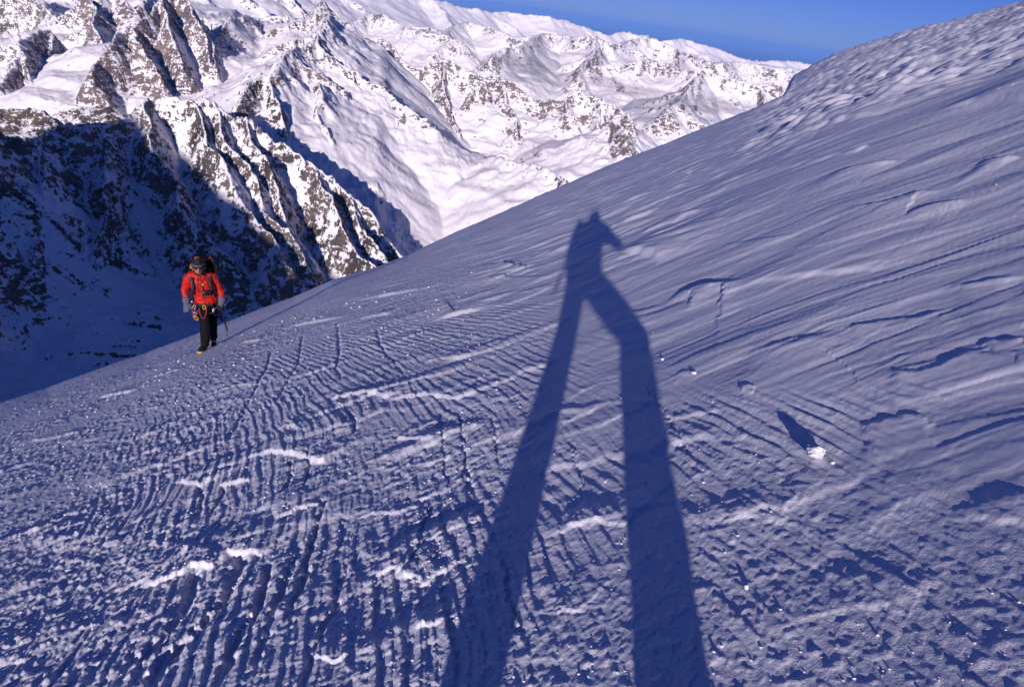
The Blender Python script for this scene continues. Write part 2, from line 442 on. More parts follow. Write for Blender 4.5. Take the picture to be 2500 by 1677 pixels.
# ------------------------------------------------------------------ the mountains
def wp(u, v, dist):
    d = ray(u, v); return d/np.hypot(d[0], d[1])*dist
def z2(pts):            # points read off an enlargement of the left top of the photograph
    return [(a/2.338, b/2.338, c) for a, b, c in pts]
def z3(pts):            # ... and of its middle
    return [(900+a/2.1255, b/2.1255, c) for a, b, c in pts]
# each ridge: crest points (photo x, photo y, metres away), relief, steepness of its flanks, spur spacing
RIDGES = [
 # the shaded near mountain and its sunlit right shoulder
 (z2([(-250,690,1650),(0,740,1750),(100,800,1750),(170,795,1780),(230,772,1820),(310,822,1850),(350,815,1860),(440,750,1900),(560,692,1950),
      (620,695,1980),(720,665,2020),(820,600,2050),(900,575,2100),(960,560,2100),(1060,575,2080),(1160,570,2060),(1230,620,2040),(1400,680,2010),
      (1530,770,1980),(1700,860,1940),(1800,940,1900),(1960,1080,1860),(2060,1160,1830),(2200,1330,1780),(2300,1440,1740),(2520,1700,1680)]), 620, 1.25, 0),
 (z2([(1060,575,2080),(1200,780,1900),(1290,960,1790),(1380,1150,1680),(1560,1390,1560),(1700,1540,1480)]), 300, 1.5, 0),
 (z2([(1190,590,2050),(1340,820,1900),(1420,1000,1800),(1500,1180,1700),(1640,1310,1620),(1760,1480,1550)]), 260, 1.6, 0),
 (z2([(1390,680,2010),(1500,880,1880),(1560,1050,1790),(1640,1250,1690),(1790,1500,1580)]), 260, 1.6, 0),
 (z2([(1800,945,1900),(1900,1180,1740),(2010,1370,1640),(2150,1520,1560)]), 260, 1.6, 0),
 (z2([(1965,1085,1860),(2070,1300,1720),(2170,1450,1640)]), 260, 1.7, 0),
 (z2([(820,605,2050),(900,860,1870),(1000,1100,1740),(1130,1300,1630),(1300,1500,1520)]), 260, 1.5, 0),
 (z2([(620,700,1980),(600,950,1780),(560,1200,1640),(520,1450,1520)]), 260, 1.5, 0),
 (z2([(230,780,1820),(230,1000,1680),(200,1300,1530),(150,1600,1420)]), 260, 1.5, 0),
 (z2([(0,745,1750),(-40,1000,1600),(-100,1300,1480)]), 260, 1.5, 0),
 # the big rock massif top left
 (z2([(980,-40,5200),(930,0,5100),(880,40,5000),(820,100,4850),(760,158,4700),(690,200,4600),(640,240,4500),(570,330,4380),(525,385,4250)]), 560, 1.7, 260),
 (z2([(980,-40,5200),(1030,-10,5150),(1080,20,5100),(1130,110,5000),(1190,200,4850),(1230,300,4700),(1240,400,4560)]), 560, 1.8, 260),
 (z2([(930,0,5080),(960,150,4800),(1000,280,4600),(1050,400,4440)]), 330, 1.7, 0),
 (z2([(770,158,4700),(820,270,4520),(870,380,4400),(925,480,4280)]), 330, 1.7, 0),
 (z2([(1100,40,5080),(1150,160,4820),(1200,330,4600)]), 300, 1.7, 0),
 (z2([(1240,230,5000),(1300,110,5400),(1400,90,5800),(1560,130,6100),(1650,110,6400)]), 360, 1.0, 300),
 # left edge peak
 (z2([(-200,330,4300),(-60,300,4250),(30,262,4200),(95,245,4150),(130,350,4000),(160,430,3900),(200,480,3800),(250,560,3700),(290,640,3600)]), 270, 1.6, 220),
 (z2([(95,245,4150),(150,215,4300),(200,195,4380),(265,158,4480),(285,250,4350),(300,300,4280)]), 200, 1.6, 0),
 (z2([(100,250,4150),(60,380,3950),(20,480,3800)]), 300, 1.5, 0),
 (z2([(-100,620,3050),(60,620,3050),(120,610,3050),(190,640,3020),(300,690,2950),(430,750,2850)]), 260, .9, 250),
 (z2([(-150,40,6200),(-50,10,6100),(60,-30,6100),(180,-10,6000),(240,20,5900),(300,60,5750),(330,110,5600)]), 450, 1.6, 260),
 (z2([(480,-60,6600),(540,40,6300),(530,110,6000),(545,170,5800),(575,230,5600)]), 380, 1.7, 220),
 (z2([(560,-20,6600),(640,-60,6800),(700,0,6500),(760,60,6200),(800,30,6300),(860,-40,6700)]), 300, 1.5, 220),
 # pointed rock and the long ridge behind it running down to the right
 (z2([(1525,422,3900),(1460,450,3830),(1400,490,3750),(1365,560,3670),(1345,620,3600)]), 360, 1.8, 150),
 (z2([(1525,422,3900),(1555,520,3760),(1580,620,3640),(1610,760,3500)]), 330, 1.8, 150),
 (z2([(1525,425,3900),(1580,370,4050),(1650,290,4300),(1720,270,4450),(1790,235,4600),(1840,180,4850),(1880,115,5200),(1860,50,5600),(1830,0,6000)]), 230, 1.1, 240),
 (z2([(1790,238,4600),(1850,290,4560),(1950,370,4500),(2050,420,4450),(2150,490,4400)])+z3([(150,520,4330),(215,560,4250),(330,625,4180)]), 190, .9, 260),
 (z2([(1640,300,4300),(1680,420,4150),(1640,560,4000)]), 300, 1.6, 0),
 (z2([(1850,470,4100),(1830,560,3900),(1800,660,3760),(1890,790,3600)]), 160, 1.2, 0),
 # middle: broad rock faces
 (z3([(-60,250,5900),(0,235,5900),(80,210,6000),(130,235,5900),(200,320,5700),(250,335,5650),(310,300,5700),(390,285,5750),(450,300,5650),(500,350,5550),(590,400,5450),(615,470,5300)]), 520, 1.35, 260),
 (z3([(390,285,5750),(400,420,5400),(430,560,5100),(470,690,4850)]), 300, 1.5, 0),
 (z3([(80,215,6000),(60,330,5700),(30,430,5400)]), 300, 1.5, 0),
 (z3([(590,400,5450),(650,395,5500),(760,420,5400),(830,470,5300),(870,500,5250),(960,520,5200),(1020,510,5200),(1080,470,5300),(1150,490,5250),(1200,490,5250),(1260,520,5150),(1330,590,5000),(1370,640,4900)]), 380, 1.3, 230),
 (z3([(1020,505,5200),(1040,560,5050),(1060,600,4950)]), 200, 1.4, 0), (z3([(1200,490,5250),(1210,600,5000),(1190,680,4850)]), 220, 1.4, 0),
 (z3([(700,410,5450),(720,520,5200),(760,600,5000),(750,660,4850)]), 230, 1.4, 0),
 (z3([(1250,600,4600),(1330,680,4350),(1360,790,4150),(1370,860,4050)]), 220, 1.4, 150),
 (z3([(640,800,4000),(740,820,3850),(880,850,3700),(960,880,3620),(1010,950,3500)]), 160, .9, 150),
 ([(740,395,4700),(800,375,4500),(860,368,4400),(930,345,4350),(985,333,4300),(1016,316,4330),(1060,330,4380),(1107,345,4380),(1163,378,4300),(1229,447,4100),(1281,496,3920),(1340,560,3800),(1500,700,3500)], 600, .81, 230),
 # farther ranges
 (z3([(-80,120,8500),(0,60,9000),(100,90,8700),(200,130,8300),(280,150,8000),(380,160,8000),(480,200,7700)]), 420, .9, 420),
 (z3([(380,160,8000),(440,120,8600),(500,100,9000),(600,130,8800),(720,180,8400)]), 380, .8, 420),
 (z3([(640,300,7000),(700,250,7300),(780,240,7500),(850,185,8500),(920,160,9500),(1000,180,9300),(1100,195,9000),(1180,185,9000),(1190,250,8500),(1150,300,8000),(1110,340,7600),(1100,390,7200)]), 420, 1.1, 380),
 (z3([(1180,185,9000),(1260,215,9000),(1350,200,9500),(1450,190,10000),(1560,225,10000),(1620,260,9800),(1700,290,9500),(1760,320,9300)]), 420, 1.1, 420),
 (z3([(1160,340,7400),(1250,320,7600),(1320,330,7600),(1400,320,7800),(1480,310,8000),(1550,320,8000),(1640,360,7700),(1700,370,7600)]), 360, 1.2, 380),
 (z3([(1550,320,8000),(1640,300,8800),(1720,310,9000),(1840,330,9000),(1900,310,9500),(2000,310,9800),(2100,350,9600),(2160,370,9600),(2300,430,9300)]), 360, 1.1, 420),
 (z3([(1560,560,5600),(1640,480,6200),(1740,380,7000),(1830,390,7100),(1920,400,7200),(2000,420,7200),(2140,440,7300)]), 320, 1.1, 300),
 # skyline
 ([(300,-190,17000),(700,-90,19000),(900,-40,20000)]+z3([(250,-10,21000),(330,0,21000),(440,20,21500),(560,45,22000),(640,68,22500),(720,62,23000),(820,80,23000),(940,88,23000),(1060,120,23500),(1180,160,24000),(1230,182,24000),(1330,165,25000),(1420,185,25000),(1500,212,26000),(1570,212,26000),(1640,200,27000),(1720,225,27000),(1800,250,27500),(1930,305,28000),(2040,318,28500),(2130,312,29000),(2230,322,30000),(2400,350,31000)]), 900, .6, 1500),
 ([(-500,-60,9500),(-100,-60,9500),(300,-70,10000),(520,-50,10500),(700,-40,11500),(820,-30,12500)], 500, 1.0, 500),
]
SEG = []
rng = random.Random(5)
def add_poly(P, relief, steep, off=0.):
    s = off
    for a, b in zip(P[:-1], P[1:]):
        l = math.hypot(b[0]-a[0], b[1]-a[1])
        SEG.append((a[0], a[1], a[2], b[0], b[1], b[2], s, l, relief, steep)); s += l
for ri, (pts, relief, steep, spac) in enumerate(RIDGES):
    near_ = ri < 10 or (relief, steep) == (600, .81)
    kf = 1.6 if ri < 10 else (1.22 if pts[0][0] < 130 and pts[0][2] < 7000 else 1.0)
    P = [wp(p[0], p[1], p[2]*(kf if p[2] < 15000 else 1)) for p in pts]; relief *= kf; spac *= kf
    add_poly(P, relief, steep, ri*777.)
    if spac:
        acc = rng.uniform(.2, .8)*spac
        for a, b in zip(P[:-1], P[1:]):
            l = math.hypot(b[0]-a[0], b[1]-a[1])
            while acc < l:
                t = acc/l; q = a+(b-a)*t; acc += spac*rng.uniform(.6, 1.5)
                ang = math.atan2(b[1]-a[1], b[0]-a[0])+rng.choice((1, -1))*math.radians(rng.uniform(55, 105))
                ln = spac*rng.uniform(.7, 1.7); z = q[2]-.02*spac; S = [np.array([q[0], q[1], z])]; drop = steep*rng.uniform(.42, .62)
                for k in range(3):
                    ang += rng.uniform(-.35, .35); z -= ln/3*drop
                    S.append(np.array([S[-1][0]+math.cos(ang)*ln/3, S[-1][1]+math.sin(ang)*ln/3, z])); drop *= .85
                add_poly(S, relief*.45, steep*1.15, rng.uniform(0, 5000))
            acc -= l
SEG = np.array(SEG, np.float32)
SEG_TH0 = np.minimum(np.arctan2(SEG[:, 0], SEG[:, 1]), np.arctan2(SEG[:, 3], SEG[:, 4]))
SEG_TH1 = np.maximum(np.arctan2(SEG[:, 0], SEG[:, 1]), np.arctan2(SEG[:, 3], SEG[:, 4]))
SEG_R = np.minimum(np.hypot(SEG[:, 0], SEG[:, 1]), np.hypot(SEG[:, 3], SEG[:, 4]))

def far_height(x, y, fine=True):
    r = np.hypot(x, y)
    k = np.clip(r/3000, .8, 4)
    wx = x+(34*perlin(x/260, y/260, 101)+13*perlin(x/90, y/90, 102))*1.0
    wy = y+(34*perlin(x/260, y/260, 103)+13*perlin(x/90, y/90, 104))*1.0
    th_ = np.arctan2(x, y)
    behind = np.interp(th_, [-.6, -.4, -.3, -.24, -.15, 0, .3], [-830, -870, -930, -1080, -1240, -1240, -1200])
    basin = np.interp(th_, [-.5, -.25, -.1, .2], [-800, -930, -1120, -1120])
    floor = np.interp(r, [0, 1600, 3100], [-1900, -1850, -1850])
    floor = np.where(r > 3100, np.interp(r, [3100, 3450, 4300, 5200, 9000, 14000, 40000], [0, 1, 1, 0, 0, 0, 0])*(behind-basin)+basin+np.interp(r, [3100, 3450, 9000, 14000, 40000], [-700, 0, -60, -450, -900]), floor)
    floor = floor+70*perlin(x/900, y/900, 110)+30*perlin(x/300, y/300, 111)
    # general mountain relief away from the drawn ridges
    rg = ridged(x/3900+.3*perlin(x/2400, y/2400, 120), y/3900, 6, 121)
    far = sstep(5600, 9500, r)
    base = floor+far*(rg-.35)*np.interp(r, [5600, 11000, 30000], [330, 600, 850])
    lim = np.interp(r, [0, 12000, 18000, 30000, 60000], [0, -620, -640, -640, -1200])
    base = np.where(far > 0, np.minimum(base, lim+60*perlin(x/700, y/700, 9)), base)
    best = base.copy(); second = base-400; ss = np.zeros_like(x); dd = np.full_like(x, 900)
    # chunk by direction so that only nearby segments are tested
    th = np.arctan2(x, y)
    t0, t1 = th.min(), th.max()
    for i in range(len(SEG)):
        ax, ay, az, bx, by, bz, s0, l, relief, steep = SEG[i]
        reach = (relief*4.2+300)/max(SEG_R[i], 500)
        if SEG_TH1[i]+reach < t0 or SEG_TH0[i]-reach > t1: continue
        ex = wx-ax; ey = wy-ay; dx = (bx-ax)/l; dy = (by-ay)/l
        t = ex*dx+ey*dy; tc = np.clip(t, 0, l)
        d2 = (ex-tc*dx)**2+(ey-tc*dy)**2
        d = np.sqrt(d2)
        h = az+(bz-az)*tc/l-relief*(1-np.exp(-d*(steep/relief)))-.10*d-np.maximum(d-1.8*relief, 0)*.5
        up = h > best
        second = np.where(up, best, np.maximum(second, h))
        best = np.where(up, h, best)
        ss = np.where(up, s0+t, ss); dd = np.where(up, d, dd)
    gap = np.clip((best-second)/(60*k), 0, 1)
    near = np.exp(-dd/420.)
    # ribs and gullies running straight down the flanks
    g = np.abs(perlin(ss/(60*k)+.25*perlin(dd/90, ss/200, 131), dd/(520*k), 130))*2-.6+.6*(np.abs(perlin(ss/(24*k), dd/(260*k), 132))*2-.6)
    amp = np.clip(dd/140, 0, 1)*np.exp(-dd/620)*np.where(r < 3400, 26, 16)*np.sqrt(k)*gap*sstep(8, -40, base-best)
    z = best+g*amp
    rough = .25+.75*near
    z += rough*(17*k**.7*(ridged(x/(240*k), y/(240*k), 3, 140)-.9)*sstep(-20, 60, best-base)+8*perlin(x/70, y/70, 143))
    if fine:
        z += (.4+1.6*near*near)*(7*perlin(x/40, y/40, 144)+4.5*perlin(x/17, y/17, 145)*np.clip(5500/r, 0, 1))*.8
    # smooth glacier and valley snow
    return z, near*gap, best-base

def far_eval(r, th, fine=True):
    x = (r*np.sin(th)).astype(np.float32); y = (r*np.cos(th)).astype(np.float32)
    Z = np.empty_like(x); A = np.empty_like(x); B = np.empty_like(x)
    nc = x.shape[1]; st = max(1, nc//50)
    for c in range(0, nc, st):
        Z[:, c:c+st], A[:, c:c+st], B[:, c:c+st] = far_height(x[:, c:c+st], y[:, c:c+st], fine)
    return x, y, Z, A, B

FC, FR1, FR2 = 900, 370, 320
FTH = np.radians(np.linspace(-46, 37, FC))
# rows follow the relief: dense where a face stands up towards the viewer
cth = np.linspace(FTH[0], FTH[-1], 160); cr = np.exp(np.linspace(math.log(1200), math.log(46000), 1300))
cR, cT = np.meshgrid(cr, cth, indexing='ij')
_, _, cz, _, _ = far_eval(cR, cT, False)
el = np.arctan2(cz, cR)
hid = el < np.maximum.accumulate(el, 0)-.002
mtr = np.abs(np.diff(el, axis=0))*np.where(hid[1:], .12, 1)+.012*np.diff(np.log(cR), axis=0)
for _ in range(3):
    mtr = (np.roll(mtr, 1, 1)+2*mtr+np.roll(mtr, -1, 1))/4 if False else np.pad(mtr, ((0, 0), (1, 1)), 'edge')[:, :-2]*.25+mtr*.5+np.pad(mtr, ((0, 0), (1, 1)), 'edge')[:, 2:]*.25
def adaptive(r0, r1, n):
    m_ = mtr*((cR[1:] > r0) & (cR[1:] <= r1))
    c = np.vstack([np.zeros(len(cth)), np.cumsum(m_, 0)])
    o = np.empty((n, len(cth)))
    for j in range(len(cth)):
        c2 = c[:, j]/c[-1, j]+np.arange(len(cr))*1e-9
        o[:, j] = np.interp(np.linspace(0, c2[-1], n), c2, np.clip(cr, r0, r1))
    o[0] = r0; o[-1] = r1
    return np.stack([np.interp(FTH, cth, o[i]) for i in range(n)])

def rock_mask(P, A, B, shift=0.):
    du = np.gradient(P, axis=0); dv = np.gradient(P, axis=1)
    n = np.cross(dv, du); n /= np.linalg.norm(n, axis=-1, keepdims=True)+1e-9
    sl = 1-np.abs(n[..., 2])
    x, y = P[..., 0], P[..., 1]
    return np.minimum(sl*2.3+.22*perlin(x/420, y/420, 150)+.15*perlin(x/110, y/110, 151)+.25*A+.12*sstep(10, 200, B)+shift, 1.22)

def mountain_material(name, rock_a, rock_b, thr, scale):
    N = NT(name)
    p = N.n('BsdfPrincipled'); tc = N.n('TexCoord'); at = N.n('Attribute', attribute_name='rock')
    mp = N.n('Mapping'); N.t.links.new(tc.outputs['Object'], mp.inputs[0]); mp.inputs['Scale'].default_value = (1, 1, .45)
    n1 = N.n('TexNoise', Scale=1/(46*scale), Detail=8., Roughness=.68); n2 = N.n('TexNoise', Scale=1/(12*scale), Detail=7., Roughness=.75)
    n3 = N.n('TexNoise', Scale=1/(210*scale), Detail=3.)
    for q in (n1, n2, n3): N.t.links.new(mp.outputs[0], q.inputs['Vector'])
    v = N.math('ADD', at.outputs['Fac'], N.math('MULTIPLY', N.math('SUBTRACT', n1.outputs[0], .5), 1.9))
    v = N.math('ADD', v, N.math('MULTIPLY', N.math('SUBTRACT', n2.outputs[0], .5), 2.2))
    ml = N.n('Mapping'); N.t.links.new(tc.outputs['Object'], ml.inputs[0]); ml.inputs['Scale'].default_value = (.5, .5, 2.6); ml.inputs['Rotation'].default_value = (.25, .15, 0)
    n4 = N.n('TexNoise', Scale=1/(34*scale), Detail=4., Roughness=.6); N.t.links.new(ml.outputs[0], n4.inputs['Vector'])
    v = N.math('ADD', v, N.math('MULTIPLY', N.math('SUBTRACT', n4.outputs[0], .5), 1.3))
    f = N.ramp(v, thr, thr+.16)
    rock = N.mix(N.ramp(N.math('ADD', n3.outputs[0], N.math('MULTIPLY', N.math('SUBTRACT', n2.outputs[0], .5), .8)), .3, .7), rock_a, rock_b)
    N.set(p, 'Base Color', N.mix(f, (.95, .89, .90, 1), rock))
    N.set(p, 'Roughness', .75); N.set(p, 'Specular IOR Level', .05)
    b = N.n('Bump', Strength=.55, Distance=7*scale)
    N.set(b, 'Height', N.math('MULTIPLY', N.math('ADD', n1.outputs[0], N.math('MULTIPLY', n2.outputs[0], .4)), N.math('MULTIPLY_ADD', f, 1., .18)))
    N.set(p, 'Normal', b.outputs[0])
    N.t.links.new(p.outputs[0], N.o.inputs[0])
    return N.m
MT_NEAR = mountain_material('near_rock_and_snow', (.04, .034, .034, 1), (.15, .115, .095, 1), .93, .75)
MT_FAR = mountain_material('far_rock_and_snow', (.13, .10, .10, 1), (.22, .16, .145, 1), .99, .8)  # rock tones lightened in the colour to stand for haze and light

def mountain(name, r0, r1, n, mat):
    Rr = adaptive(r0, r1, n); Th = np.broadcast_to(FTH, Rr.shape)
    x, y, z, A, B = far_eval(Rr, Th)
    P = np.stack([x, y, z], -1)
    return grid_object(name, P, mat, attrs={'rock': rock_mask(P, A, B, (np.interp(x, [-1950, -1550], [.60, -.24])+.35*sstep(2500, 2000, np.hypot(x, y)) if r0 < 2000 else 0.))}), P  # left side is rockier, with extra dark rock to deepen that face's shade
SPLIT = 4150.
near_mt, P_NEAR = mountain('near_mountain', 1200., SPLIT, FR1, MT_NEAR)
far_mt, P_FAR = mountain('mountain_range', SPLIT, 46000., FR2, MT_FAR)

# the plain and sea of air far below
def disc(name, rad, z, mat):
    rr = np.r_[0.5, np.exp(np.linspace(math.log(20000), math.log(rad), 12))]; tt = np.linspace(-np.pi, np.pi, 129)
    r, t = np.meshgrid(rr, tt, indexing='ij')
    return grid_object(name, np.stack([r*np.sin(t), r*np.cos(t), 0*r+z], -1), mat)
N = NT('sea_water'); p = N.n('BsdfPrincipled'); N.set(p, 'Base Color', (.035, .085, .30, 1)); N.set(p, 'Roughness', .5)
N.t.links.new(p.outputs[0], N.o.inputs[0])
disc('sea', 700000., -2900., N.m)
# ------------------------------------------------------------------ the summit ridge behind us, whose shadow falls on the near mountain
def summit_ridge():
    px_ = [-4200, -3400, -3000, -2700, -2530, -2300, -2120, -2062, -1989, -1951, -1918, -1822, -1720, -1659, -1578, -1517, -1453, -1406, -1389, -1295, -1223, -1202, -1160, -1080, -1000, -600, 0, 900, 2000]
    pz_ = [-600, -300, 50, 330, 440, 590, 605, 545, 494, 476, 440, 411, 369, 330, 293, 277, 262, 240, 202, 160, 136, 104, 50, 30, 20, 0, -20, -60, -200]
    xs = np.r_[np.linspace(-4200, -1700, 70), np.linspace(-1690, -600, 150), np.linspace(-580, 2000, 60)]
    ys = np.r_[np.linspace(-3600, -1600, 40), np.linspace(-1580, -1420, 17), np.linspace(-1400, -260, 60)]
    y, x = np.meshgrid(ys, xs, indexing='ij')
    c = np.interp(x, px_, pz_)+7*perlin(x/60, 0*x, 201)+3*perlin(x/20, 0*x, 202)
    n = ridged(x/420, y/420, 5, 203)-1.1
    d = np.abs(y+1500)
    z = c-d*.72-np.clip(d/300, 0, 1)*110*(1.1-n)*.6
    z = np.where(y > -700, z-sstep(-700, -260, y)*500, z)
    P = np.stack([x, y, z], -1)
    return grid_object('summit_ridge_behind', P, MT_NEAR, attrs={'rock': rock_mask(P, np.zeros_like(x)+.4, np.zeros_like(x)+100)})
summit_ridge()
# ------------------------------------------------------------------ things: shapes grown from joints
def ring_tube(bm, pts, rad, seg=14, ref=None):
    """closed tapered tube; rad entries are r or (r across, r deep)"""
    pts = [Vector(p) for p in pts]; rings = []
    P = []; Rr = []
    def rr(r): return (r, r) if not isinstance(r, (tuple, list)) else tuple(r)
    t0 = (pts[1]-pts[0]).normalized(); t1 = (pts[-1]-pts[-2]).normalized()
    a0 = min(rr(rad[0])); a1 = min(rr(rad[-1]))
    for k in (.12, .5, .85):
        c = math.sqrt(1-(1-k)**2); P.append(pts[0]-t0*a0*(1-k)); Rr.append(tuple(q*c for q in rr(rad[0])))
    for p, r in zip(pts, rad): P.append(p); Rr.append(rr(r))
    for k in (.85, .5, .12):
        c = math.sqrt(1-(1-k)**2); P.append(pts[-1]+t1*a1*(1-k)); Rr.append(tuple(q*c for q in rr(rad[-1])))
    for i, p in enumerate(P):
        t = (P[min(i+1, len(P)-1)]-P[max(i-1, 0)]).normalized()
        rf = Vector(ref) if ref else (Vector((1, 0, 0)) if abs(t.x) < .8 else Vector((0, 1, 0)))
        u = (rf-t*rf.dot(t)).normalized(); v = t.cross(u)
        rings.append([bm.verts.new(p+u*Rr[i][0]*math.cos(2*math.pi*k/seg)+v*Rr[i][1]*math.sin(2*math.pi*k/seg)) for k in range(seg)])
    for a, b in zip(rings[:-1], rings[1:]):
        for k in range(seg):
            bm.faces.new((a[k], a[(k+1) % seg], b[(k+1) % seg], b[k]))
    bm.faces.new(rings[0][::-1]); bm.faces.new(rings[-1])

def mesh_obj(name, bm, mat, parent=None, smooth=True):
    bmesh.ops.recalc_face_normals(bm, faces=bm.faces[:])
    me = bpy.data.meshes.new(name); bm.to_mesh(me); bm.free()
    if smooth: me.polygons.foreach_set('use_smooth', np.ones(len(me.polygons), bool))
    me.materials.append(mat)
    return link(bpy.data.objects.new(name, me), parent)

def blob(name, chains, voxel, mat, parent=None, fold=0., fold_scale=12., smooth=2):
    """overlapping tapered tubes fused into one continuous skin"""
    bm = bmesh.new()
    for c in chains:
        ring_tube(bm, *c)
    o = mesh_obj('tmp', bm, mat)
    md = o.modifiers.new('r', 'REMESH'); md.mode = 'VOXEL'; md.voxel_size = voxel; md.use_smooth_shade = True
    sm = o.modifiers.new('s', 'SMOOTH'); sm.factor = .5; sm.iterations = smooth
    dg = bpy.context.evaluated_depsgraph_get()
    me = bpy.data.meshes.new_from_object(o.evaluated_get(dg))
    bpy.data.objects.remove(o)
    me.name = name
    if fold:
        n = len(me.vertices); co = np.empty(n*3, np.float32); no = np.empty(n*3, np.float32)
        me.vertices.foreach_get('co', co); me.vertex_normals.foreach_get('vector', no)
        co = co.reshape(-1, 3); no = no.reshape(-1, 3)
        f = perlin(co[:, 0]*fold_scale+co[:, 1]*7, co[:, 2]*fold_scale*.8+co[:, 1]*5, 301)+.5*perlin(co[:, 0]*fold_scale*2.2, co[:, 2]*fold_scale*2+co[:, 1]*9, 302)
        me.vertices.foreach_set('co', (co+no*(f*fold)[:, None]).ravel())
    me.materials.clear(); me.materials.append(mat)
    me.polygons.foreach_set('use_smooth', np.ones(len(me.polygons), bool))
    return link(bpy.data.objects.new(name, me), parent)

def tube(name, pts, r, mat, parent=None, seg=8):
    bm = bmesh.new(); ring_tube(bm, pts, [r]*len(pts) if not isinstance(r, list) else r, seg)
    return mesh_obj(name, bm, mat, parent)

def loft_box(name, secs, mat, parent=None, bev=.01):
    """a bevelled block lofted through rectangular sections (cx, cy, cz, half x, half y)"""
    bm = bmesh.new(); rings = []
    for cx, cy, cz, hx, hy in secs:
        rings.append([bm.verts.new((cx+a*hx, cy+b*hy, cz)) for a, b in ((-1, -1), (1, -1), (1, 1), (-1, 1))])
    for a, b in zip(rings[:-1], rings[1:]):
        for k in range(4): bm.faces.new((a[k], a[(k+1) % 4], b[(k+1) % 4], b[k]))
    bm.faces.new(rings[0][::-1]); bm.faces.new(rings[-1])
    if bev: bmesh.ops.bevel(bm, geom=bm.edges[:], offset=bev, segments=3, affect='EDGES', profile=.5)
    return mesh_obj(name, bm, mat, parent)

def empty(name, loc, rz=0.):
    o = bpy.data.objects.new(name, None); o.location = loc; o.rotation_euler = (0, 0, rz); o.empty_display_size = .2
    return link(o)

RED = simple_mat('red_shell_fabric', (.44, .009, .004), .6, noise=.16, scale=14, bump=.25)
BLACK = simple_mat('black_trouser_fabric', (.006, .006, .009), .85, noise=.3, scale=20, bump=.2, spec=.12)
DARKW = simple_mat('dark_knitted_wool', (.016, .015, .022), .95, noise=.3, scale=160, bump=.6)
STRIPE = simple_mat('pale_wool_stripe', (.22, .13, .12), .95, noise=.2, scale=160)
SKIN = simple_mat('skin', (.34, .14, .09), .5, noise=.08, scale=30)
HAIR = simple_mat('dark_beard', (.02, .012, .01), .9, noise=.4, scale=200, bump=.5)
GREY = simple_mat('grey_glove_cuff', (.085, .085, .12), .8, noise=.2, scale=40, bump=.3)
PALM = simple_mat('black_glove_leather', (.016, .016, .02), .6, noise=.3, scale=50, bump=.2)
ORANGE = simple_mat('orange_pack_cloth', (.75, .13, .008), .6, noise=.15, scale=20, bump=.3)
STEEL = simple_mat('brushed_steel', (.55, .56, .60), .28, 1., noise=.1, scale=40)
YELLOW = simple_mat('yellow_plastic', (.80, .42, .01), .45, noise=.1, scale=40)
PLASTIC = simple_mat('black_camera_plastic', (.012, .012, .014), .35, noise=.2, scale=90)
GLASS = simple_mat('dark_lens_glass', (.01, .012, .02), .06, spec=.9)
CORDRED = simple_mat('red_cord', (.42, .02, .02), .7, noise=.3, scale=120)
BOOT = simple_mat('black_boot_plastic', (.018, .016, .016), .4, noise=.3, scale=40, bump=.15)

def surf(x, y):
    r = np.array([[math.hypot(x, y)]]); th = np.array([[math.atan2(x, y)]])
    d, _ = snow_detail(np.array([[x]], np.float32), np.array([[y]], np.float32), r.astype(np.float32), th.astype(np.float32))
    return float(base_z(r, th)[0, 0]+d[0, 0])

def glove(name, wrist, dirv, thumb_side, curl, parent, across=(1, 0, 0), s=1.0, mats=(GREY, PALM), cuff_len=.10, up=.0):
    """gauntlet cuff, palm, four bent fingers and a thumb"""
    w = Vector(wrist); d = Vector(dirv).normalized(); a = Vector(across); a = (a-d*a.dot(d)).normalized()
    n = d.cross(a)                     # palm normal
    ch = [([w, w+d*.045*s, w+d*.085*s], [(.036*s, .024*s), (.045*s, .024*s), (.043*s, .020*s)], 12, tuple(a))]
    for k, (off, ln) in enumerate(((-.033, .072), (-.011, .083), (.011, .078), (.032, .062))):
        b = w+d*.078*s+a*off*s; p = [b]; ang = .25*curl
        for j, f in enumerate((.42, .32, .26)):
            ang += curl*(.45, .9, .7)[j]
            p.append(p[-1]+(d*math.cos(ang)+n*math.sin(ang))*ln*f*s)
        ch.append((p, [.0125*s, .012*s, .011*s, .009*s], 8))
    tb = w+d*.03*s+a*thumb_side*.036*s
    t1 = tb+(a*thumb_side*.75+d*.7+n*.2).normalized()*.035*s; t2 = t1+(d*.85+n*.7*curl+a*thumb_side*.15).normalized()*.032*s
    ch.append(([tb, t1, t2], [.016*s, .0135*s, .011*s], 8))
    g = blob(name, ch, .0055*s, mats[1], parent, smooth=1)
    bm = bmesh.new(); ring_tube(bm, [w-d*cuff_len, w-d*cuff_len*.45, w+d*.035*s], [(.070, .062), (.062, .054), (.048, .036)], 16)
    mesh_obj('cuff', bm, mats[0], g)
    return g

